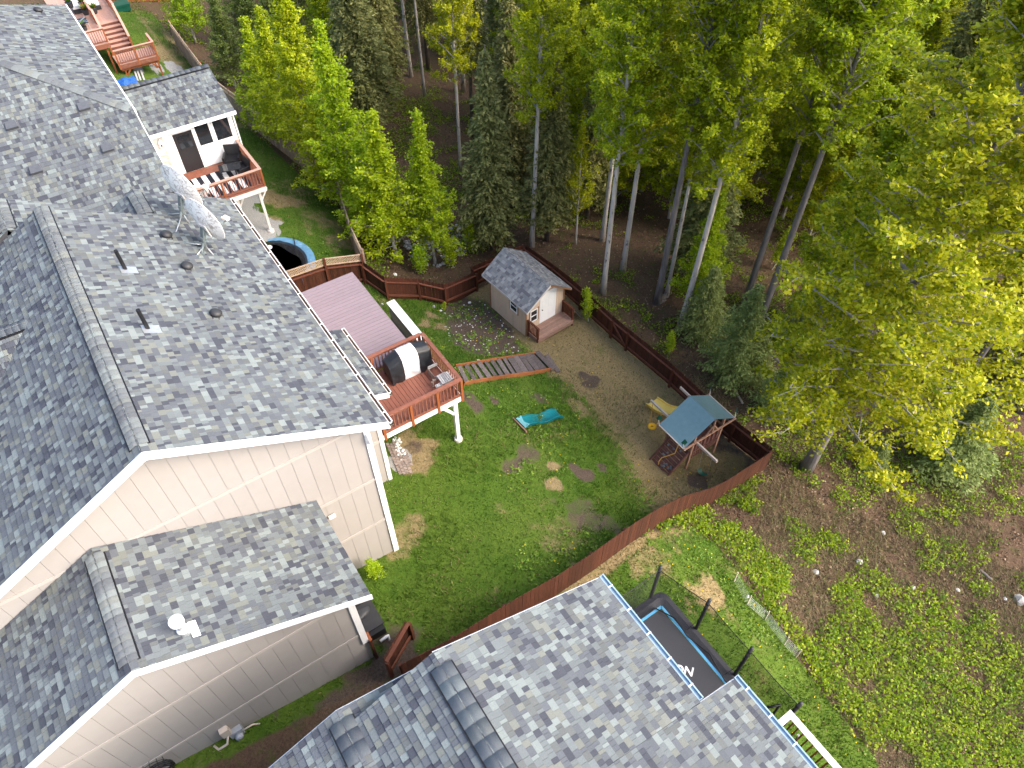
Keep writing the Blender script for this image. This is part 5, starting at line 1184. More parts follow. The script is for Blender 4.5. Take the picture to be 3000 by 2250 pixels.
def table(name, label, c, ang, sx, sy, h, top, frame_m):
    t = thing(name, label, 'table', c); M = rotz(c, ang)
    MB(M).box((-sx,-sy,h-.012),(sx,sy,h)).build('table_top', top, t)
    f = MB(M); f.box((-sx-.02,-sy-.02,h-.04),(sx+.02,-sy,h+.002)); f.box((-sx-.02,sy,h-.04),(sx+.02,sy+.02,h+.002)); f.box((-sx-.02,-sy,h-.04),(-sx,sy,h+.002)); f.box((sx,-sy,h-.04),(sx+.02,sy,h+.002)); f.build('table_frame', frame_m, t)
    for a in (-1,1):
        for b in (-1,1): MB(M).box((a*(sx-.03)-.018,b*(sy-.03)-.018,0),(a*(sx-.03)+.018,b*(sy-.03)+.018,h-.04)).build('leg', frame_m, t)
    return t
table('patio_table', 'black glass-topped table on the striped rug', (5.72,32.55,2.216), -14, .48, .30, .5, M_GLASS, M_BLACK)
armchair('patio_chair', 'black low patio chair tucked between the glass table and the deck rail', (6.2,32.35,2.216), -80, M_BLACK, .9)
wc = P(590,548,2.7); wct = armchair('patio_chair', 'white plastic chair at the rail of the far deck behind the satellite dishes', (wc[0]-.1,max(wc[1],31.5),2.216), 150, M_WHITE, .85)
b0 = PY(400+395*k7, 250+955*k7, ys-.1); BH = thing('lantern', 'small white house-shaped lantern on the sunroom wall', 'lantern', (b0[0],ys-.08,b0[2]-.2))
MB().box((b0[0]-.08,ys-.16,b0[2]-.18),(b0[0]+.08,ys-.02,b0[2]+.06)).build('body', M_OFFWHITE, BH); MB().prism([(b0[0]-.11,ys-.17,b0[2]+.062),(b0[0]+.11,ys-.17,b0[2]+.062),(b0[0],ys-.17,b0[2]+.26)], (0,.16,0)).build('roof', M_WHITE, BH, fix=True)
MB().box((b0[0]-.035,ys-.164,b0[2]-.1),(b0[0]+.035,ys-.161,b0[2])).build('window', M_BLACK, BH)
LS = thing('ladder_shelf', 'tan wooden ladder shelf leaning on the sunroom wall', 'shelf', (3.33, ys-.2, 2.2))
for x in (3.15,3.52): MB().beam((x,ys-.32,2.2), (x,ys-.04,3.7), .03, .06).build('side_rail', M_PALEWD, LS)
for i in range(5): z = 2.3+i*.29; y = ys-.32+.28*(z-2.2)/1.5; MB().box((3.165,y-.10,z),(3.505,y+.06,z+.025)).build('shelf_board', M_PALEWD, LS)

# ------------------------------------------------------------------ deck, stairs and clutter at the top left
TD = thing('deck', 'brown deck with a short flight of stairs down to a railed landing', 'deck', (5.5, 54, -1))
lf0, lx0, lx1, ly0, ly1 = .10, 4.62, 7.14, 52.3, 53.9
for i in range(11): y = ly0+i*.1455; MB().box((lx0,y+.003,lf0-.035),(lx1,y+.1425,lf0)).build('deck_board', PM[0], TD)
MB().box((lx0,ly0-.04,lf0-.3),(lx1+.04,ly0-.002,lf0-.04)).build('rim_board', M_DKRAIL, TD); MB().box((lx1+.002,ly0,lf0-.3),(lx1+.04,ly1,lf0-.04)).build('rim_board', M_DKRAIL, TD)
railing(TD, (lx0,ly0), (lx1,ly0), lf0, .9, posts=(.05,1.27,2.47), mats=PM, drop=.3); railing(TD, (lx1-.03,ly0+.08), (lx1-.03,ly1-.1), lf0, .9, posts=(1.4,), mats=PM)
for x, y in ((4.9,52.5),(7.0,52.4),(7.0,53.8)): MB().beam((x,y,hz(x,y)-.1),(x,y,lf0-.3), .10, .10).build('support_post', M_DKBRT, TD)
for a, b in (((4.9,52.45,-.75),(5.35,52.45,-.22)),((7.0,52.38,-.75),(6.5,52.38,-.22))): MB().beam(a, b, .06, .09).build('knee_brace', M_DKBRT, TD)
MB().box((4.7,52.4,lf0-.48),(7.1,52.5,lf0-.302)).build('support_beam', M_DKBRT, TD)
uf = 1.42
for i in range(7):
    z = lf0 + (uf-lf0)*(i+1)/7; y = 53.92+.29*i
    MB().box((4.78,y,z-.04),(6.02,y+.30,z)).build('tread', PM[0], TD); MB().box((4.78,y+.012,z-(uf-lf0)/7),(6.02,y+.03,z-.041)).build('riser', M_PLAYDK, TD)
for x in (4.72, 6.06):
    MB().beam((x,53.9,lf0+.9), (x,55.95,uf+.9), .14, .04).build('cap_rail', PM[0], TD); MB().beam((x,53.9,lf0+.12), (x,55.95,uf+.12), .05, .07).build('bottom_rail', M_DKRAIL, TD); MB().beam((x,53.92,lf0-.1),(x,55.95,uf-.1), .05, .24).build('stringer', M_DKRAIL, TD)
    MB().box((x-.05,53.85,lf0-.2),(x+.05,53.95,lf0+.88)).build('rail_post', M_DKBRT, TD); MB().box((x-.05,55.93,uf-.2),(x+.05,56.03,uf+.88)).build('rail_post', M_DKBRT, TD)
    for i in range(11): y = 54.1+i*.165; MB().box((x-.018,y-.018,lf0+(uf-lf0)*(y-53.9)/2.05+.15),(x+.018,y+.018,lf0+(uf-lf0)*(y-53.9)/2.05+.88)).build('baluster', M_DKRAIL, TD)
for i in range(24): x = 2.6+i*.145; MB().box((x+.003,55.98,uf-.035),(x+.142,63.5,uf)).build('deck_board', PM[0], TD)
for i in range(15): x = 2.55+i*.145; MB().box((x+.003,52.65,uf-.034),(x+.142,55.975,uf+.001)).build('deck_board', PM[0], TD)
MB().box((2.55,52.60,uf-.3),(4.66,52.645,uf-.04)).build('rim_board', M_DKRAIL, TD)
railing(TD, (2.55,52.7), (4.68,52.7), uf, .9, posts=(.2,2.05), mats=PM, drop=.3); railing(TD, (4.66,56.0), (4.66,58.9), uf, .9, posts=(2.8,), mats=PM); railing(TD, (6.09,56.0), (6.09,60.5), uf, .9, posts=(2.2,4.4), mats=PM)
MB().beam((4.4,52.8,hz(4.4,52.8)-.1),(4.4,52.8,uf-.3), .11, .11).build('support_post', M_DKBRT, TD)
def planter(label, c, s, seed, flower=None):
    t = thing('planter', label, 'planter', c); MB().lathe(c, [(s*.6,0),(s*.8,s*1.1),(s*.85,s*1.1),(s*.75,s*1.0),(.001,s*.98)], 14).build('pot', M_DARKPL, t)
    rr = random.Random(seed); V = []; Fc = []; Cc = []
    for i in range(90):
        a = rr.uniform(0,6.28); l = rr.uniform(.3,1.0)*s*1.7; zc = c[2]+s*1.0; w = .05; tip = (c[0]+l*.75*math.cos(a), c[1]+l*.75*math.sin(a), zc+l*rr.uniform(.5,1.1)); mid = ((c[0]+tip[0])/2, (c[1]+tip[1])/2, (zc+tip[2])/2+.04)
        px_, py_ = -math.sin(a)*w, math.cos(a)*w; k = len(V); V += [(c[0],c[1],zc),(mid[0]+px_,mid[1]+py_,mid[2]),tip,(mid[0]-px_,mid[1]-py_,mid[2])]; Fc.append((k,k+1,k+2,k+3)); Cc.append((.10,.20,.02) if rr.random() > .25 or not flower else flower)
    V = np.array(V) - np.array(c); link('foliage', npmesh('foliage', V, Fc, Cc, M_LEAF), t)
def q8(a, b, z): return P(180+a*.1808, b*.1808, z)
planter('potted plant with reddish leaves hanging on the deck rail left of the stairs', tuple(q8(410,235,uf+.3)), .28, 1, (.30,.06,.03))
planter('yellow-green potted plant on the deck boards at the top of the stairs', tuple(q8(545,215,uf+.02)), .28, 2, (.6,.45,.03))
planter('green potted plant nearest the roof edge by the white deck seats', tuple(q8(150,120,uf+.5)), .3, 3)
planter('tall green potted plant between the white deck seats', tuple(q8(360,110,uf+.5)), .28, 4)
planter('low pot of purple flowers in the deck corner beside the roof edge', tuple(q8(385,490,uf+.02)), .22, 5, (.25,.06,.25))
for (a, b, l) in ((280,90,'white deck seat in front of the planters at the top edge'),(480,55,'white deck seat further right at the top edge')):
    c = q8(a, b, uf+.35); t = thing('outdoor_sofa', l, 'sofa', (c[0],c[1],uf)); MB().box((c[0]-.45,c[1]-.4,uf+.30),(c[0]+.45,c[1]+.4,uf+.46)).build('cushion', M_RUGW, t); MB().box((c[0]-.47,c[1]-.42,uf+.02),(c[0]+.47,c[1]+.42,uf+.29)).build('base', M_DARKPL, t); MB().box((c[0]-.45,c[1]+.28,uf+.46),(c[0]+.45,c[1]+.42,uf+.85)).build('backrest', M_RUGW, t)
c = q8(300,330,uf+.5); t = thing('patio_table', 'low grey table with a crossed metal frame beside the roof edge', 'table', (c[0],c[1],uf)); MB().box((c[0]-.4,c[1]-.45,uf+.42),(c[0]+.4,c[1]+.45,uf+.46)).build('table_top', M_GLASS, t)
x_ = MB(); x_.beam((c[0]-.4,c[1]-.45,uf+.47),(c[0]+.4,c[1]+.45,uf+.47),.03,.02); x_.beam((c[0]+.4,c[1]-.45,uf+.475),(c[0]-.4,c[1]+.45,uf+.475),.03,.02); x_.build('cross_frame', M_GALV, t)
for a in (-1,1):
    for b in (-1,1): MB().box((c[0]+a*.37-.02,c[1]+b*.42-.02,uf+.005),(c[0]+a*.37+.02,c[1]+b*.42+.02,uf+.42)).build('leg', M_GALV, t)
c = PG(350,28); t = thing('sandbox', 'dark green plastic sandbox with lid on the grass by the top fence', 'sandbox', c)
MB().box((c[0]-.75,c[1]-.5,c[2]-.05),(c[0]+.75,c[1]+.5,c[2]+.30)).build('tub', M_GRNPL, t); MB().box((c[0]-.8,c[1]-.55,c[2]+.32),(c[0]+.8,c[1]+.55,c[2]+.46)).build('lid', M_GRNPL, t); MB().box((c[0]-.55,c[1]-.05,c[2]+.463),(c[0]-.30,c[1]+.35,c[2]+.467)).build('sticker', M_WHITE, t)
c = PG(368,243); t = thing('tarpaulin', 'crumpled blue tarp on the ground under the brown landing', 'tarp', c)
rr = random.Random(2); MB().grid(lambda u, v: c + np.array([(u-.5)*1.4, (v-.5)*1.3, .28*math.sin(u*3.1)*math.sin(v*3.1)+.06*math.sin(u*17+v*9)*math.sin(v*13)]), 14, 14).build('sheet', M_TARPB, t)
for i, (a, b) in enumerate(((1230,1250),(1275,1245),(1330,1240))):
    c = PG(180+a*.1808, b*.1808); t = thing('plank', 'pale weathered plank lying in the shade under the brown landing', 'plank', c, 'planks under the brown landing'); MB().beam(c+np.array([-.1,-.6,.06]), c+np.array([.05,.6,.12]), .1, .05).build('board', M_GREYWD, t)
# ------------------------------------------------------------------ trees
def rndunit(r, n, up=.0):
    v = r.normal(size=(n, 3)); v[:, 2] += up; return v/np.linalg.norm(v, axis=1)[:, None]
def quads(c, size, nrm, r, asp=.62, along=None):
    n = len(c); t = r.normal(size=(n, 3)) if along is None else along + r.normal(size=(n, 3))*.25
    t -= nrm*(t*nrm).sum(1)[:, None]; t /= np.linalg.norm(t, axis=1)[:, None]+1e-9; b = np.cross(nrm, t)
    s = size[:, None]
    V = np.stack([c - t*s*.5, c + b*s*asp*.5 - nrm*s*.06, c + t*s*.5, c - b*s*asp*.5 - nrm*s*.06], 1).reshape(-1, 3)
    return V, np.arange(4*n).reshape(-1, 4)
def pick(r, pal, n, jit=.12):
    w = np.array([p[1] for p in pal], float); idx = r.choice(len(pal), n, p=w/w.sum())
    c = np.array([p[0] for p in pal])[idx]; return c*(1+r.uniform(-jit, jit, (n, 1)))
PB = [((.40,.445,.008),3),((.31,.38,.008),3),((.20,.27,.008),1.3),((.48,.51,.022),1.6)]
PY_ = [((.46,.42,.010),3),((.34,.36,.008),2.6),((.55,.50,.05),1.8),((.20,.25,.008),1.1)]
PG_ = [((.42,.52,.012),3),((.33,.45,.012),3),((.21,.32,.012),1.2),((.52,.60,.04),1.4)]
PW = [((.19,.24,.05),3),((.14,.19,.04),3),((.27,.30,.10),1.3)]
PS_ = [((.19,.205,.062),3),((.25,.255,.085),2.6),((.12,.135,.042),1.4),((.31,.30,.11),1.1)]
PS2 = [((.21,.26,.075),3),((.16,.20,.055),2.4),((.29,.34,.11),1.2)]
def leafy(seed, H, c0, R, nb, nl, ls, pal, tr, bark, shape=1.0, updeg=42, tubes=True, limb_r=.045, thin=1.0):
    """returns (trunk mesh, crown mesh); base at origin"""
    r = np.random.RandomState(seed); tb = MB()
    bend = r.uniform(-.25,.25,2); path = [(bend[0]*math.sin(z/H*2.2), bend[1]*math.sin(z/H*1.8), z) for z in np.linspace(-.3, H*.98, 12)]
    tb.tube(path, [tr*(1-.9*max(0,i-.0)/11)+.012 + (.35*tr if i == 0 else 0) for i in range(12)], 9)
    def tp(z): return np.array([bend[0]*math.sin(z/H*2.2), bend[1]*math.sin(z/H*1.8), z])
    C = []; N_ = []; S = []; lb = MB()
    for i in range(nb):
        t = c0 + (1-c0)*((i+r.rand())/nb)**.9; z = H*t; k = (t-c0)/(1-c0)
        prof = (math.sin(math.pi*min(1, .16+.84*k)**.75))**.8*(1-.35*k) if shape == 1.0 else (1-k)**shape
        L = R*max(.18, prof)*r.uniform(.65,1.15); az = i*2.4+r.uniform(-.5,.5); el = math.radians(updeg + 25*k + r.uniform(-18,14))
        d = np.array([math.cos(az)*math.cos(el), math.sin(az)*math.cos(el), math.sin(el)]); p0 = tp(z)
        droop = -.10*L*L/max(R,1)
        def bp(s): return p0 + d*(L*s) + np.array([0,0,droop*s*s]) 
        if tubes: lb.tube([bp(s) for s in (0,.35,.7,1)], [limb_r*(1-k*.6)*q for q in (1,.7,.4,.12)], 5, cap=False)
        ntw = max(3, int(4+L*2.2))
        for j in range(ntw):
            s = .22+.78*(j+r.rand())/ntw; q = bp(s); ta = r.uniform(0,6.28); tl = L*.33*(1.15-s*.6)*r.uniform(.5,1.2)
            td = np.array([math.cos(ta), math.sin(ta), r.uniform(-.25,.55)]); e = q + td*tl
            if tubes and tl > .45: lb.tube([q, e], [limb_r*.28, limb_r*.08], 3, cap=False)
            m = max(2, int(nl*(L/R)*.85*r.uniform(.4,1.3)/ntw*6/6))
            u = r.beta(1.6,1.0,m)[:, None]; C.append(q+(e-q)*u + r.normal(size=(m,3))*(.07+.05*tl)); 
    C = np.concatenate(C); n = len(C)
    V, Fc = quads(C, r.uniform(.7,1.3,n)*ls, rndunit(r, n, 1.7), r)
    return tb, lb, V, Fc, pick(r, pal, n)
def mk_leafy(*a, bark=M_BIRCH, limb=M_LIMB, leafm=M_LEAF, **k):
    tb, lb, V, Fc, col = leafy(*a, None, **k)
    tm = tb.mesh('trunk', smooth=True); tm.materials.append(bark)
    lm_ = lb.mesh('limbs'); lm_.materials.append(limb)
    cm = npmesh('crown', V, Fc, col, leafm)
    return tm, lm_, cm
def spruce(seed, H, c0, R, pal, tr, dens=1.0, droop=.35, spray=.30):
    r = np.random.RandomState(seed); tb = MB(); tb.tube([(0,0,-.3),(0,0,H*.5),(0,0,H)], [tr*1.2,tr*.6,.015], 8)
    C = []; T = []; S = []; z = H*c0
    while z < H*.985:
        k = (z/H-c0)/(1-c0); L0 = R*(1-k)**.85*(.55+.45*min(1,k*6)) + .10
        nbr = int(5+4*(1-k))
        a0 = r.rand()*6.28
        for j in range(nbr):
            az = a0+6.283*j/nbr+r.uniform(-.25,.25); L = L0*r.uniform(.7,1.12); dh = np.array([math.cos(az), math.sin(az), 0]); sd = np.array([-dh[1], dh[0], 0])
            n = max(3, int(L*10*dens)); s = (np.arange(n)+r.rand(n))/n; s = .12+.88*s
            base = np.array([0,0,z])[None] + dh[None]*(L*s)[:, None]; base[:, 2] += .10*L*s - droop*L*s*s*1.3 + .12*L*s**3
            side = r.choice([-1,0,1], n, p=[.4,.2,.4]); off = side*r.uniform(.3,1,n)*(.10+.22*L*(1-s*.75)); base += sd[None]*off[:, None]; base[:, 2] -= np.abs(off)*.25 + r.uniform(0,.04,n)
            C.append(base); T.append(dh[None]*.8 + sd[None]*(side*.8)[:, None] + np.array([0,0,-.35])); S.append(spray*(.55+.45*(1-s*.4))*r.uniform(.7,1.25,n))
        z += (.16+.20*(1-k))*(H/11)**.35
    C = np.concatenate(C); T = np.concatenate(T); S = np.concatenate(S); n = len(C)
    V, Fc = quads(C, S, rndunit(r, n, 1.5), r, .42, T)
    tm = tb.mesh('trunk', smooth=True); tm.materials.append(M_SPBARK); cm = npmesh('crown', V, Fc, pick(r, pal, n, .2), M_NEEDLE)
    return tm, None, cm
MESH = {}
def kind(k):
    if k in MESH: return MESH[k]
    if   k == 'b0': m = mk_leafy(1, 20, .32, 3.0, 96, 700, .150, PB, .14)
    elif k == 'b1': m = mk_leafy(2, 21, .38, 2.9, 94, 680, .150, PB, .15)
    elif k == 'b2': m = mk_leafy(3, 22, .44, 3.2, 92, 740, .150, PB, .17, bark=M_BARK)
    elif k == 'b3': m = mk_leafy(4, 19, .22, 3.2, 100, 720, .155, PB, .14)
    elif k == 'b4': m = mk_leafy(5, 20, .20, 3.4, 104, 740, .155, PY_, .16, bark=M_BARK)
    elif k == 'b6': m = mk_leafy(9, 12, .06, 3.0, 100, 620, .145, PB, .09, limb_r=.03)
    elif k == 'b5': m = mk_leafy(6, 8, .25, 1.4, 44, 260, .11, PB, .05, limb_r=.02)
    elif k == 'c0': m = mk_leafy(11, 23, .13, 5.4, 150, 1600, .155, PY_, .23, bark=M_BARK, limb_r=.07, updeg=24)
    elif k == 'c1': m = mk_leafy(12, 23, .22, 5.0, 120, 1400, .160, PY_, .28, bark=M_BARK, limb_r=.075, updeg=34)
    elif k == 'g0': m = mk_leafy(21, 8.5, .08, 2.6, 92, 520, .13, PG_, .09, limb_r=.03, shape=.75, updeg=46)
    elif k == 'g1': m = mk_leafy(22, 8.5, .10, 2.2, 88, 480, .125, PG_, .08, limb_r=.03, shape=.75, updeg=50)
    elif k == 'g2': m = mk_leafy(23, 11, .12, 2.9, 104, 600, .14, PG_, .11, limb_r=.035, shape=.7, updeg=48)
    elif k == 'w0': m = mk_leafy(31, 8, .05, 2.8, 94, 600, .115, PW, .08, limb_r=.03, shape=.6, updeg=54)
    elif k == 'h0': m = mk_leafy(41, 2.1, .05, 1.0, 34, 130, .09, PG_, .03, limb_r=.012, shape=.4, updeg=62)
    elif k == 's0': m = spruce(51, 11, .10, 2.2, PS_, .13, dens=4.2)
    elif k == 's1': m = spruce(52, 12, .16, 2.0, PS_, .13, dens=4.0, droop=.5)
    elif k == 's2': m = spruce(53, 15, .22, 2.6, PS_, .18, dens=3.6, droop=.6, spray=.32)
    elif k == 's3': m = spruce(54, 17, .38, 1.8, PS_, .13, dens=3.8, droop=.5)
    elif k == 's4': m = spruce(55, 5.5, .03, 1.8, PS2, .07, dens=5.5, droop=.2, spray=.19)
    elif k == 's5': m = spruce(56, 3.0, .03, 1.25, PS2, .04, dens=7, droop=.15, spray=.14)
    MESH[k] = m; return m
NOMH = dict(b0=20,b1=21,b2=22,b3=19,b4=20,b5=8,b6=12,c0=23,c1=23,g0=8.5,g1=8.5,g2=11,w0=8,h0=2.1,s0=11,s1=12,s2=15,s3=17,s4=5.5,s5=3.0)
rt = random.Random(77)
def tree(k, xy, H, label, name=None, cat='tree', group=None, wid=None, rz=None):
    z = hz(*xy); s = H/NOMH[k]; w = wid or s
    nm = name or ('spruce_tree' if k[0] == 's' else 'birch_tree' if k[0] == 'b' else 'cottonwood_tree' if k[0] == 'c' else 'leafy_tree')
    t = thing(nm, label, cat, (xy[0], xy[1], z), group); t.rotation_euler.z = rt.uniform(0,6.28) if rz is None else rz; t.scale = (w, w, s)
    tm, lm_, cm = kind(k)
    for n_, me in (('trunk', tm), ('limbs', lm_), ('crown', cm)):
        if me is None: continue
        o = bpy.data.objects.new(n_, me); COL.objects.link(o); o.parent = t
    return t
placed = []
def T(k, u, v, H, label, **kw):
    p = g2(u, v); placed.append(p); return tree(k, p, H, label, **kw)
GT = 'trees of the stand beyond the yard fence'
T('b1', 1767, 861, 20, 'pale-trunked birch nearest the yard fence, close to the shed', wid=.9)
T('b0', 1824, 793, 20, 'pale birch just behind the birch nearest the shed side of the fence')
T('b2', 1925, 888, 22, 'slender grey-white birch standing by the small pile of cut logs')
T('b1', 1952, 868, 18, 'thin birch right behind the pile of cut logs', wid=.7)
T('b1', 1993, 960, 21, 'pale birch next to the young spruces behind the braced gate')
T('b2', 2176, 905, 22, 'dark-trunked tall tree to the left of the pale cut log')
T('b2', 2217, 965, 23, 'grey-trunked tall tree to the right of the pale cut log')
T('b0', 1764, 705, 19, 'birch with a thick grey foot further back behind the shed')
T('b1', 1558, 722, 20, 'birch with a thick white trunk rising right behind the shed roof', wid=.9)
T('b5', 1687, 714, 8, 'thin young birch with a white stem behind the shed')
T('b0', 1350, 502, 19, 'birch with a long thin trunk at the brown clearing', wid=.8)
T('b1', 1245, 285, 20, 'dark thin birch deep at the top of the brown clearing', wid=.8)
T('b0', 1205, 225, 19, 'birch behind the big drooping spruce at the top edge')
T('b1', 2330, 1175, 14, 'thin leaning grey birch at the left side of the big yellow-green tree', wid=.8)
T('b4', 2782, 1170, 19, 'grey thin-trunked tree to the right of the big yellow-green tree', wid=.9)
T('c0', 2362, 1372, 23, 'big yellow-green cottonwood with a thick grey trunk outside the fence corner', rz=.6)
T('c1', 2990, 1200, 24, 'cottonwood with a very thick grey trunk at the right edge')
T('c1', 2720, 800, 24, 'tall yellow cottonwood filling the upper right of the picture')
T('c1', 2950, 640, 24, 'yellow cottonwood at the right edge in the back', wid=.9)
T('s0', 1438, 732, 11.5, 'dense green spruce left of the shed roof', wid=1.0)
T('s1', 1602, 705, 11, 'grey-green spruce right behind the shed roof', wid=1.05)
T('s3', 1388, 462, 17, 'tall narrow spruce with a pale bare trunk by the clearing')
T('s2', 1128, 330, 15, 'big drooping grey-green spruce at the top behind the leafy trees')
T('s2', 1255, 205, 16, 'dark spruce at the top edge right of the drooping spruce', wid=.9)
T('s1', 1492, 600, 13, 'spruce standing between the dense spruce and the clearing')
T('s1', 1720, 640, 11, 'dark spruce in the shade behind the young white-stemmed birch')
T('s0', 2030, 820, 10, 'dark spruce in the shade behind the tall grey trunks', wid=1.1)
T('s4', 2135, 1105, 6.0, 'young green spruce beside the fence above the playset')
T('s4', 2045, 985, 4.6, 'young spruce behind the braced gate, left of the larger young spruce', wid=.95)
T('s5', 2205, 1110, 2.8, 'small yellowish spruce right of the young green spruce')
T('s5', 2262, 1205, 3.0, 'bushy little spruce just above the playset corner', wid=1.2)
T('s4', 2760, 1365, 4.6, 'broad young spruce at the right below the cottonwoods', wid=1.25)
T('s0', 2925, 1150, 9, 'dark spruce behind the broad young spruce at the right', wid=1.2)
T('s5', 2555, 1372, 1.8, 'tiny dark spruce in the brown brush below the cottonwood')
T('s4', 2330, 1010, 4.5, 'shaded young spruce between the grey trunks and the cottonwood')
T('g0', 1165, 765, 8.2, 'bright green tree behind the lattice corner of the fence', wid=1.2)
T('g1', 1275, 770, 8.6, 'bright green pointed tree right of the lattice corner tree', wid=1.05)
T('g2', 1060, 650, 10.5, 'bright green tree rising over the weathered fence in the middle', wid=1.0)
T('g2', 945, 530, 11.5, 'tallest bright green tree over the far garden fence', wid=1.1)
T('g0', 870, 455, 8.5, 'bright green tree leaning over the far garden fence by the sunroom', wid=1.15)
T('g0', 1000, 592, 7.0, 'lower bright green tree between the two tall ones at the far fence', wid=1.1)
T('g1', 800, 395, 7.0, 'bright green tree over the lattice fence just right of the sunroom', wid=1.1)
T('g0', 1105, 705, 6.0, 'bushy bright tree at the foot of the weathered fence left of the lattice corner', wid=1.0)
T('w0', 850, 290, 8.5, 'muted olive willow behind the sunroom roof')
T('w0', 745, 165, 8, 'muted olive willow at the edge of the far lawn', wid=1.1)
T('w0', 690, 255, 6, 'low muted willow just right of the sunroom roof', wid=.9)
T('g0', 575, 125, 6.5, 'bright small tree at the edge of the far lawn', wid=.8)
T('w0', 900, 130, 10, 'tall olive willow at the top edge behind the bright trees', wid=1.1)
T('g2', 1000, 300, 11, 'bright green tree far back between the willow and the drooping spruce')
SHG = 'young leafy shrubs behind the zigzag fence'
T('h0', 1388, 742, 2.3, 'slim pale green shrub with upright twigs left of the shed', name='shrub', cat='shrub')
T('h0', 1235, 800, 1.9, 'low bright shrub over the first zigzag fence panel', name='shrub', cat='shrub', wid=1.1)
T('h0', 1330, 785, 2.0, 'spreading bright shrub over the middle of the zigzag fence', name='shrub', cat='shrub', wid=1.2)
T('h0', 1180, 700, 2.4, 'leafy shrub at the foot of the lattice corner tree', name='shrub', cat='shrub', wid=1.1)
T('h0', 1960, 1040, 1.3, 'small bright shrub outside the fence near the braced gate', name='shrub', cat='shrub')
T('h0', 2260, 790, 2.6, 'bright shrub among the grey trunks', name='shrub', cat='shrub', wid=1.2)
T('h0', 2300, 990, 2.2, 'bright shrub in the shade left of the cottonwood', name='shrub', cat='shrub', wid=1.2)
p = (17.75, 19.55); placed.append(p); tree('h0', p, 2.0, 'yellow-green sprig leaning over the fence by the shed porch', name='shrub', cat='shrub', wid=.8)
T('g1', 2030, 930, 7.5, 'bright young tree half hiding the pale birch behind the braced gate', wid=.9)
for i, (u, v, H) in enumerate(((1700,600,13),(1655,545,12),(1800,610,12),(2070,690,12),(2120,610,13),(2290,640,13),(2360,720,11),(2440,640,13),(2210,560,13),(1960,640,12),(1880,560,13),(2540,560,13))):
    T('b6', u, v, H, ('low-crowned bright tree filling the gap between the pale trunks' if i < 3 or i in (9,10) else 'low-crowned bright tree behind the tall grey trunks'), group=('low trees between the pale trunks' if i < 3 or i in (9,10) else 'low trees behind the tall grey trunks'))
# the stand behind
cand = random.Random(5); nbk = 0; tries = 0
lb_ = {'b': 'leafy yellow-green tree deep in the stand beyond the fence', 's': 'dark spruce deep in the stand beyond the fence'}
while nbk < 150 and tries < 9000:
    tries += 1
    x = cand.uniform(13, 62); y = cand.uniform(11, 92)
    z = hz(x, y); u, v = proj((x, y, z)); u2, v2 = proj((x, y, z+14))
    q = np.array([x, y, z]) - CAMP
    if q @ FW < 5 or not (-250 < u < 3500 and -900 < v < 1250): continue
    if v > 1150 - (u-1500)*-.0 and u > 2400 and v > 900: continue
    if 1170 < u < 1410 and 280 < v < 700: continue
    if u < 1060 and v > 0: continue
    if u < 700: continue
    if v > 760 and u < 2350: continue
    if x < 19.5 and y < 27: continue
    dmin = 2.5 if v > 0 else 3.0
    if any((x-a)**2 + (y-b)**2 < dmin**2 for a, b in placed): continue
    placed.append((x, y)); nbk += 1
    sp = cand.random() < (.55 if u < 1750 else .16)
    if sp: tree(cand.choice(['s1','s2','s3','s0']), (x, y), cand.uniform(12,18), lb_['s'], group='dark spruces deep in the stand', wid=cand.uniform(.95,1.25))
    else:
        k = cand.choice(['b0','b1','b3','b6','b6','b4']) if u > 2000 else cand.choice(['b0','b1','b3','b6'])
        tree(k, (x, y), cand.uniform(16,21) if k != 'b6' else cand.uniform(10,14), lb_['b'], group='leafy trees deep in the stand', wid=cand.uniform(.95,1.2))

# ------------------------------------------------------------------ grass, undergrowth, litter, weeds
rg = np.random.RandomState(12)
def inframe(X, Y, Z, m=60):
    q = np.stack([X, Y, Z], -1) - CAMP; z = q @ FW; u = 1500 + FPX*(q @ RT)/z; v = 1125 + FPX*(q @ DN)/z
    return (z > 1) & (u > -m) & (u < 3000+m) & (v > -m) & (v < 2250+m), np.linalg.norm(q, axis=1)
def scatter(n, x0, x1, y0, y1):
    X = rg.uniform(x0, x1, n); Y = rg.uniform(y0, y1, n); Z = np.concatenate([HZ(X[i:i+20000], Y[i:i+20000]) for i in range(0, n, 20000)])
    ok, d = inframe(X, Y, Z); return X[ok], Y[ok], Z[ok], d[ok]
def vnoise(X, Y, s, seed):
    r = np.random.RandomState(seed); G = r.rand(64, 64); x = X/s; y = Y/s; xi = np.floor(x).astype(int); yi = np.floor(y).astype(int); fx = x-xi; fy = y-yi
    fx = fx*fx*(3-2*fx); fy = fy*fy*(3-2*fy); g = lambda a, b: G[a % 64, b % 64]
    return (g(xi,yi)*(1-fx)+g(xi+1,yi)*fx)*(1-fy)+(g(xi,yi+1)*(1-fx)+g(xi+1,yi+1)*fx)*fy
def blades(X, Y, Z, h, w, col, lean=.5):
    n = len(X); a = rg.uniform(0,6.28,n); b = rg.uniform(0,6.28,n)
    V = np.stack([np.stack([X-np.cos(a)*w, Y-np.sin(a)*w, Z-.01],-1), np.stack([X+np.cos(a)*w, Y+np.sin(a)*w, Z-.01],-1), np.stack([X+np.cos(b)*h*lean, Y+np.sin(b)*h*lean, Z+h],-1)],1).reshape(-1,3)
    return V, np.arange(3*n).reshape(-1,3), col
H_BOX = [(-9,3.3,11.9,23.5),(-9,1,8.8,11.9),(-9,5.8,-9,4.6),(-9,2.4,27.6,44),(14.2,16.8,20.1,23.0),(2.95,6.8,34.1,38.5)]
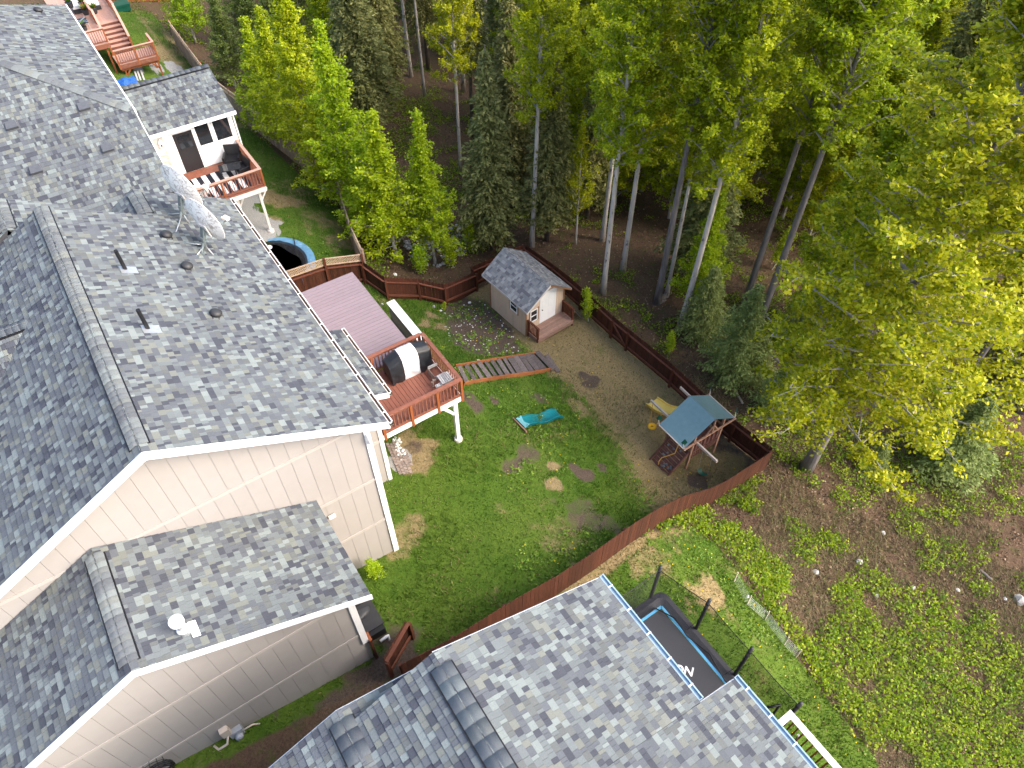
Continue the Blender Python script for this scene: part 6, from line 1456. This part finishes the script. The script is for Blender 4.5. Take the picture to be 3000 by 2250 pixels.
def notin(X, Y):
    m = np.ones(len(X), bool)
    for a, b, c, d in H_BOX: m &= ~((X > a) & (X < b) & (Y > c) & (Y < d))
    return m
Xs, Ys, Zs, D = scatter(520000, -6, 19, -6, 66)
lw, dy_, dt, gv = masks(Xs, Ys); nzz = vnoise(Xs, Ys, .8, 1)*.6+vnoise(Xs, Ys, .25, 2)*.4
keep = notin(Xs, Ys) & (lw > .5) & (gv < .4) & (dt + (nzz-.5)*.7 < .42) & (rg.rand(len(Xs)) < np.clip(1.15-.75*dy_, .12, 1)*np.clip((34/np.maximum(D,8))**1.0, .3, 1))
Xs, Ys, Zs, dy_, nzz = Xs[keep], Ys[keep], Zs[keep], dy_[keep], nzz[keep]
n = len(Xs); big = vnoise(Xs, Ys, 2.3, 3)
col = pick(rg, [((.060,.122,.011),3),((.095,.165,.016),3),((.135,.20,.026),1.5),((.042,.088,.010),1.1)], n, .2)
dcol = pick(rg, [((.27,.21,.105),3),((.20,.16,.075),2),((.17,.17,.06),1.2)], n, .2)
isdry = rg.rand(n) < np.clip((dy_+(nzz-.5)*.8)*1.7, 0, .97); col[isdry] = dcol[isdry]
V, Fc, c_ = blades(Xs, Ys, Zs, rg.uniform(.035,.085,n)*(1+.9*(big > .6)), rg.uniform(.010,.022,n), col, .7)
struct(link('grass', npmesh('grass', V, Fc, c_, M_GRASS)), 'stuff', 'short patchy lawn grass')
# taller tufts
Xs, Ys, Zs, D = scatter(120000, 4, 19, -6, 34); lw, dy_, dt, gv = masks(Xs, Ys)
tuft = (vnoise(Xs, Ys, .55, 5)*.65 + vnoise(Xs, Ys, 2.6, 6)*.5 > .72) & (lw > .5) & (dy_ < .5) & (dt < .4) & notin(Xs, Ys)
for (u, v, r_) in ((1720,1290,1.6),(1640,1180,1.2),(1800,1380,1.3),(1600,1240,1.4),(1330,930,.9),(1400,900,.6),(1130,1690,.8),(1090,1700,.6),(1180,1790,.5),(1900,1440,.7),(1460,1100,1.2)):
    c = g2(u, v); tuft |= (np.hypot(Xs-c[0], Ys-c[1]) < r_*rg.uniform(.3,1,len(Xs))) & (lw > .5)
Xs, Ys, Zs = Xs[tuft], Ys[tuft], Zs[tuft]; n = len(Xs)
V, Fc, c_ = blades(Xs, Ys, Zs, rg.uniform(.08,.20,n), rg.uniform(.008,.016,n), pick(rg, [((.06,.15,.012),3),((.10,.20,.018),2),((.14,.24,.03),1)], n), .55)
struct(link('tall_grass', npmesh('tall_grass', V, Fc, c_, M_GRASS)), 'stuff', 'longer bright grass tufts in the lawn')
# weeds: flat leaf rosettes
Xs, Ys, Zs, D = scatter(5200, 4, 18, -4, 30); lw, dy_, dt, gv = masks(Xs, Ys); k = (lw > .5) & notin(Xs, Ys) & (vnoise(Xs, Ys, 1.7, 8) > .52+.2*(Ys < 7)) & (dy_ < .55)
Xs, Ys, Zs = Xs[k], Ys[k], Zs[k]; m = 7; C = np.repeat(np.stack([Xs, Ys, Zs+.05], -1), m, 0); a = rg.uniform(0,6.28,len(C)); dv_ = np.stack([np.cos(a), np.sin(a), rg.uniform(.1,.6,len(C))], -1); sz = np.repeat(rg.uniform(.06,.15,len(Xs)), m)
nr = rndunit(rg, len(C), 2.5); V, Fc = quads(C + dv_*sz[:, None]*.6, sz, nr, rg, .4, dv_)
struct(link('lawn_weeds', npmesh('lawn_weeds', V, Fc, pick(rg, [((.13,.25,.02),3),((.08,.19,.02),2),((.20,.31,.05),1)], len(C)), M_GRASS)), 'stuff', 'leafy weeds dotted over the lawns')
Xs, Ys, Zs, D = scatter(900, 4, 18, -4, 24); lw, dy_, dt, gv = masks(Xs, Ys); k = (lw > .5) & notin(Xs, Ys) & (vnoise(Xs, Ys, 1.7, 8) > .5); C = np.stack([Xs[k], Ys[k], Zs[k]+.09], -1)
V, Fc = quads(C, np.full(len(C), .05), rndunit(rg, len(C), 4), rg, 1.0)
struct(link('dandelions', npmesh('dandelions', V, Fc, np.tile([(.75,.55,.02)], (len(C),1)), M_GRASS)), 'stuff', 'yellow dandelion heads in the lawn')
# undergrowth and litter outside the lawns
Xs, Ys, Zs, D = scatter(420000, 8, 60, -8, 75); lw, dy_, dt, gv = masks(Xs, Ys); cl = vnoise(Xs, Ys, .9, 9)*.55+vnoise(Xs, Ys, 3.1, 10)*.45
brush = ss(16, 9, Ys)*ss(8, 14, Xs)*ss(27, 17, Xs + Ys*.35)
near = np.exp(-np.maximum(0, polydist(Xs, Ys, NLAWN)*-1)/4.5)
dens = np.clip(.12 + .88*brush*(.25+.75*near) + .5*near**3, 0, 1)
k = (lw < .35) & (cl > .55-.22*dens) & (rg.rand(len(Xs)) < .14+.6*dens)
Xs, Ys, Zs, D = Xs[k], Ys[k], Zs[k], D[k]
if len(Xs) > 36000: s_ = rg.choice(len(Xs), 36000, False); Xs, Ys, Zs = Xs[s_], Ys[s_], Zs[s_]
m = 8; hh = rg.uniform(.10,.5,len(Xs))**1.2; C = np.repeat(np.stack([Xs, Ys, Zs], -1), m, 0) + rg.normal(size=(len(Xs)*m,3))*np.array([.13,.13,.0]); C[:, 2] += np.repeat(hh, m)*rg.uniform(.35,1.0,len(C))
pc_ = np.repeat(pick(rg, [((.27,.37,.015),3),((.18,.28,.015),3),((.10,.18,.015),1.6),((.38,.44,.03),1.3)], len(Xs)), m, 0)*rg.uniform(.8,1.2,(len(C),1))
V, Fc = quads(C, rg.uniform(.06,.14,len(C)), rndunit(rg, len(C), 1.6), rg, .65)
struct(link('undergrowth', npmesh('undergrowth', V, Fc, pc_, M_LEAF)), 'stuff', 'low bright green undergrowth in the brush and on the forest floor')
Xs, Ys, Zs, D = scatter(230000, 8, 45, -8, 50); lw, dy_, dt, gv = masks(Xs, Ys); k = (lw < .4) & (rg.rand(len(Xs)) < np.clip((30/D)**2, .1, 1)); Xs, Ys, Zs = Xs[k], Ys[k], Zs[k]
V, Fc = quads(np.stack([Xs, Ys, Zs+rg.uniform(.02,.07,len(Xs))], -1), rg.uniform(.05,.12,len(Xs)), rndunit(rg, len(Xs), 1.8), rg, .7)
struct(link('leaf_litter', npmesh('leaf_litter', V, Fc, pick(rg, [((.10,.062,.038),3),((.155,.10,.062),2.4),((.06,.038,.025),2),((.25,.18,.12),.9)], len(Xs), .25), M_FLAKE)), 'stuff', 'brown fallen leaves on the forest floor')
# dry stalks in the brush
Xs, Ys, Zs, D = scatter(160000, 9, 30, -8, 14); lw, dy_, dt, gv = masks(Xs, Ys); k = (lw < .4) & (vnoise(Xs, Ys, 1.4, 15) > .42); Xs, Ys, Zs = Xs[k], Ys[k], Zs[k]; n = len(Xs)
V, Fc, c_ = blades(Xs, Ys, Zs, rg.uniform(.1,.4,n), rg.uniform(.005,.010,n), pick(rg, [((.22,.17,.095),3),((.15,.11,.065),2),((.12,.15,.04),2)], n, .2), 1.0)
struct(link('dry_stalks', npmesh('dry_stalks', V, Fc, c_, M_FLAKE)), 'stuff', 'dry tangled stalks in the brush')

# ------------------------------------------------------------------ logs, stones and other small things outdoors
def log(label, a, b, r_, mat=M_BARK, name='log', group=None):
    a = np.array(a); b = np.array(b); t = thing(name, label, 'log', tuple((a+b)/2), group); o = MB().tube([a, (a+b)/2+np.array([0,0,.02]), b], [r_, r_*.95, r_*.9], 10).build('bark', mat, t, smooth=False); return t
def lg(u0, v0, u1, v1, r_): return PG(u0, v0, r_), PG(u1, v1, r_)
log('short pale cut log lying by the tall grey trunks', *lg(2184,955,2200,978,.13), .13, M_PALEWD)
for i, (u, v) in enumerate(((1937,884),(1945,873),(1952,864),(1940,868))): a, b = lg(u-8, v+6, u+12, v-6, .10+.08*(i == 3)); log('grey cut log in the small pile at the birch foot', a, b, .09, M_BARK, group='cut logs piled at the birch foot')
log('dark fallen trunk lying in the litter left of the cottonwood', *lg(2212,1004,2285,1062,.10), .10)
log('pale broken branch lying outside the fence above the playset', *lg(2155,1148,2176,1182,.05), .05, M_PALEWD)
log('bleached log on the brush below the broad young spruce', *lg(2660,1225,2700,1190,.09), .09, M_PALEWD)
log('small grey broken branch in the right-hand brush', *lg(2870,1670,2905,1700,.06), .06, M_BARK)
for (u, v, s, m_, l) in ((2517,1648,0.163,M_WSTONE,'white stone in the middle of the green brush'),(2389,1677,0.150,M_STONE,'grey stone in the brush left of the white stone'),(2984,1758,0.272,M_STONE,'large brown-grey boulder at the right edge of the brush'),
    (2563,1745,0.163,M_STONE,'flat grey stone in the brush right of the wire fence'),(2587,1562,0.109,M_WSTONE,'small pale stone under a sprig at the top of the brush'),(2674,1722,0.109,M_WSTONE,'pair-like pale stone in the brown part of the brush'),(2943,1755,0.102,M_WSTONE,'small white stone beside the boulder'),(2805,1730,0.102,M_WSTONE,'pale stone on the brown litter left of the boulder'),
    (1158,806,0.163,M_WSTONE,'pale grey boulder at the foot of the first zigzag panel outside'),(1376,888,0.109,M_WSTONE,'round white stone on the dirt by the zigzag fence'),(1318,927,0.088,M_WSTONE,'white stone at the left edge of the dirt bed'),(1272,900,0.116,M_STONE,'grey stone at the fence foot in the grass'),(1292,911,0.088,M_WSTONE,'pale stone beside the little green sprout'),(1119,893,0.095,M_STONE,'stone between the mauve deck and the fence foot'),(1403,1058,0.095,M_WSTONE,'white stone at the upper edging of the timber steps'),(1308,560,0.150,M_STONE,'pale stone in the brown clearing'),(2190,1748,0.088,M_WSTONE,'pale stone by the wire fence')):
    c = PG(u, v); t = thing('stone', l, 'stone', c); rock_obj(t, 'rock', c[0], c[1], s, m_, random.Random(u), c[2])
DB = field('dirt_pebbles', 'scattered pale pebbles over the bare dirt bed by the shed', 'pebbles', [(1290,880),(1420,880),(1500,960),(1530,1035),(1400,1040),(1310,1000)], 110, .038, M_WSTONE, 3, 'pebble')
RP = field('stone_heap', 'heap of dark grey stones under the shrubs behind the zigzag fence', 'stones', [(1180,690),(1260,650),(1360,660),(1370,740),(1290,790),(1200,770)], 170, .13, M_STONE, 4, 'stone')
c = PG(984,568,.13); t = thing('ball', 'orange ball at the foot of the far garden fence', 'ball', c); bm = bmesh.new(); bmesh.ops.create_uvsphere(bm, u_segments=16, v_segments=10, radius=.14); me = bpy.data.meshes.new('ball'); bm.to_mesh(me); bm.free(); me.materials.append(M_ORANGE); link('skin', me, t, Matrix.Translation(c))
c = PG(1300,910); sp_ = tree('h0', (c[0], c[1]), .55, 'little bright green sprout at the fence foot by the dirt bed', name='sprout', cat='plant', wid=.3)
c = PG(1110,1690); tree('h0', (c[0], c[1]), .9, 'green bush at the house corner above the black box', name='shrub', cat='shrub', wid=.6)
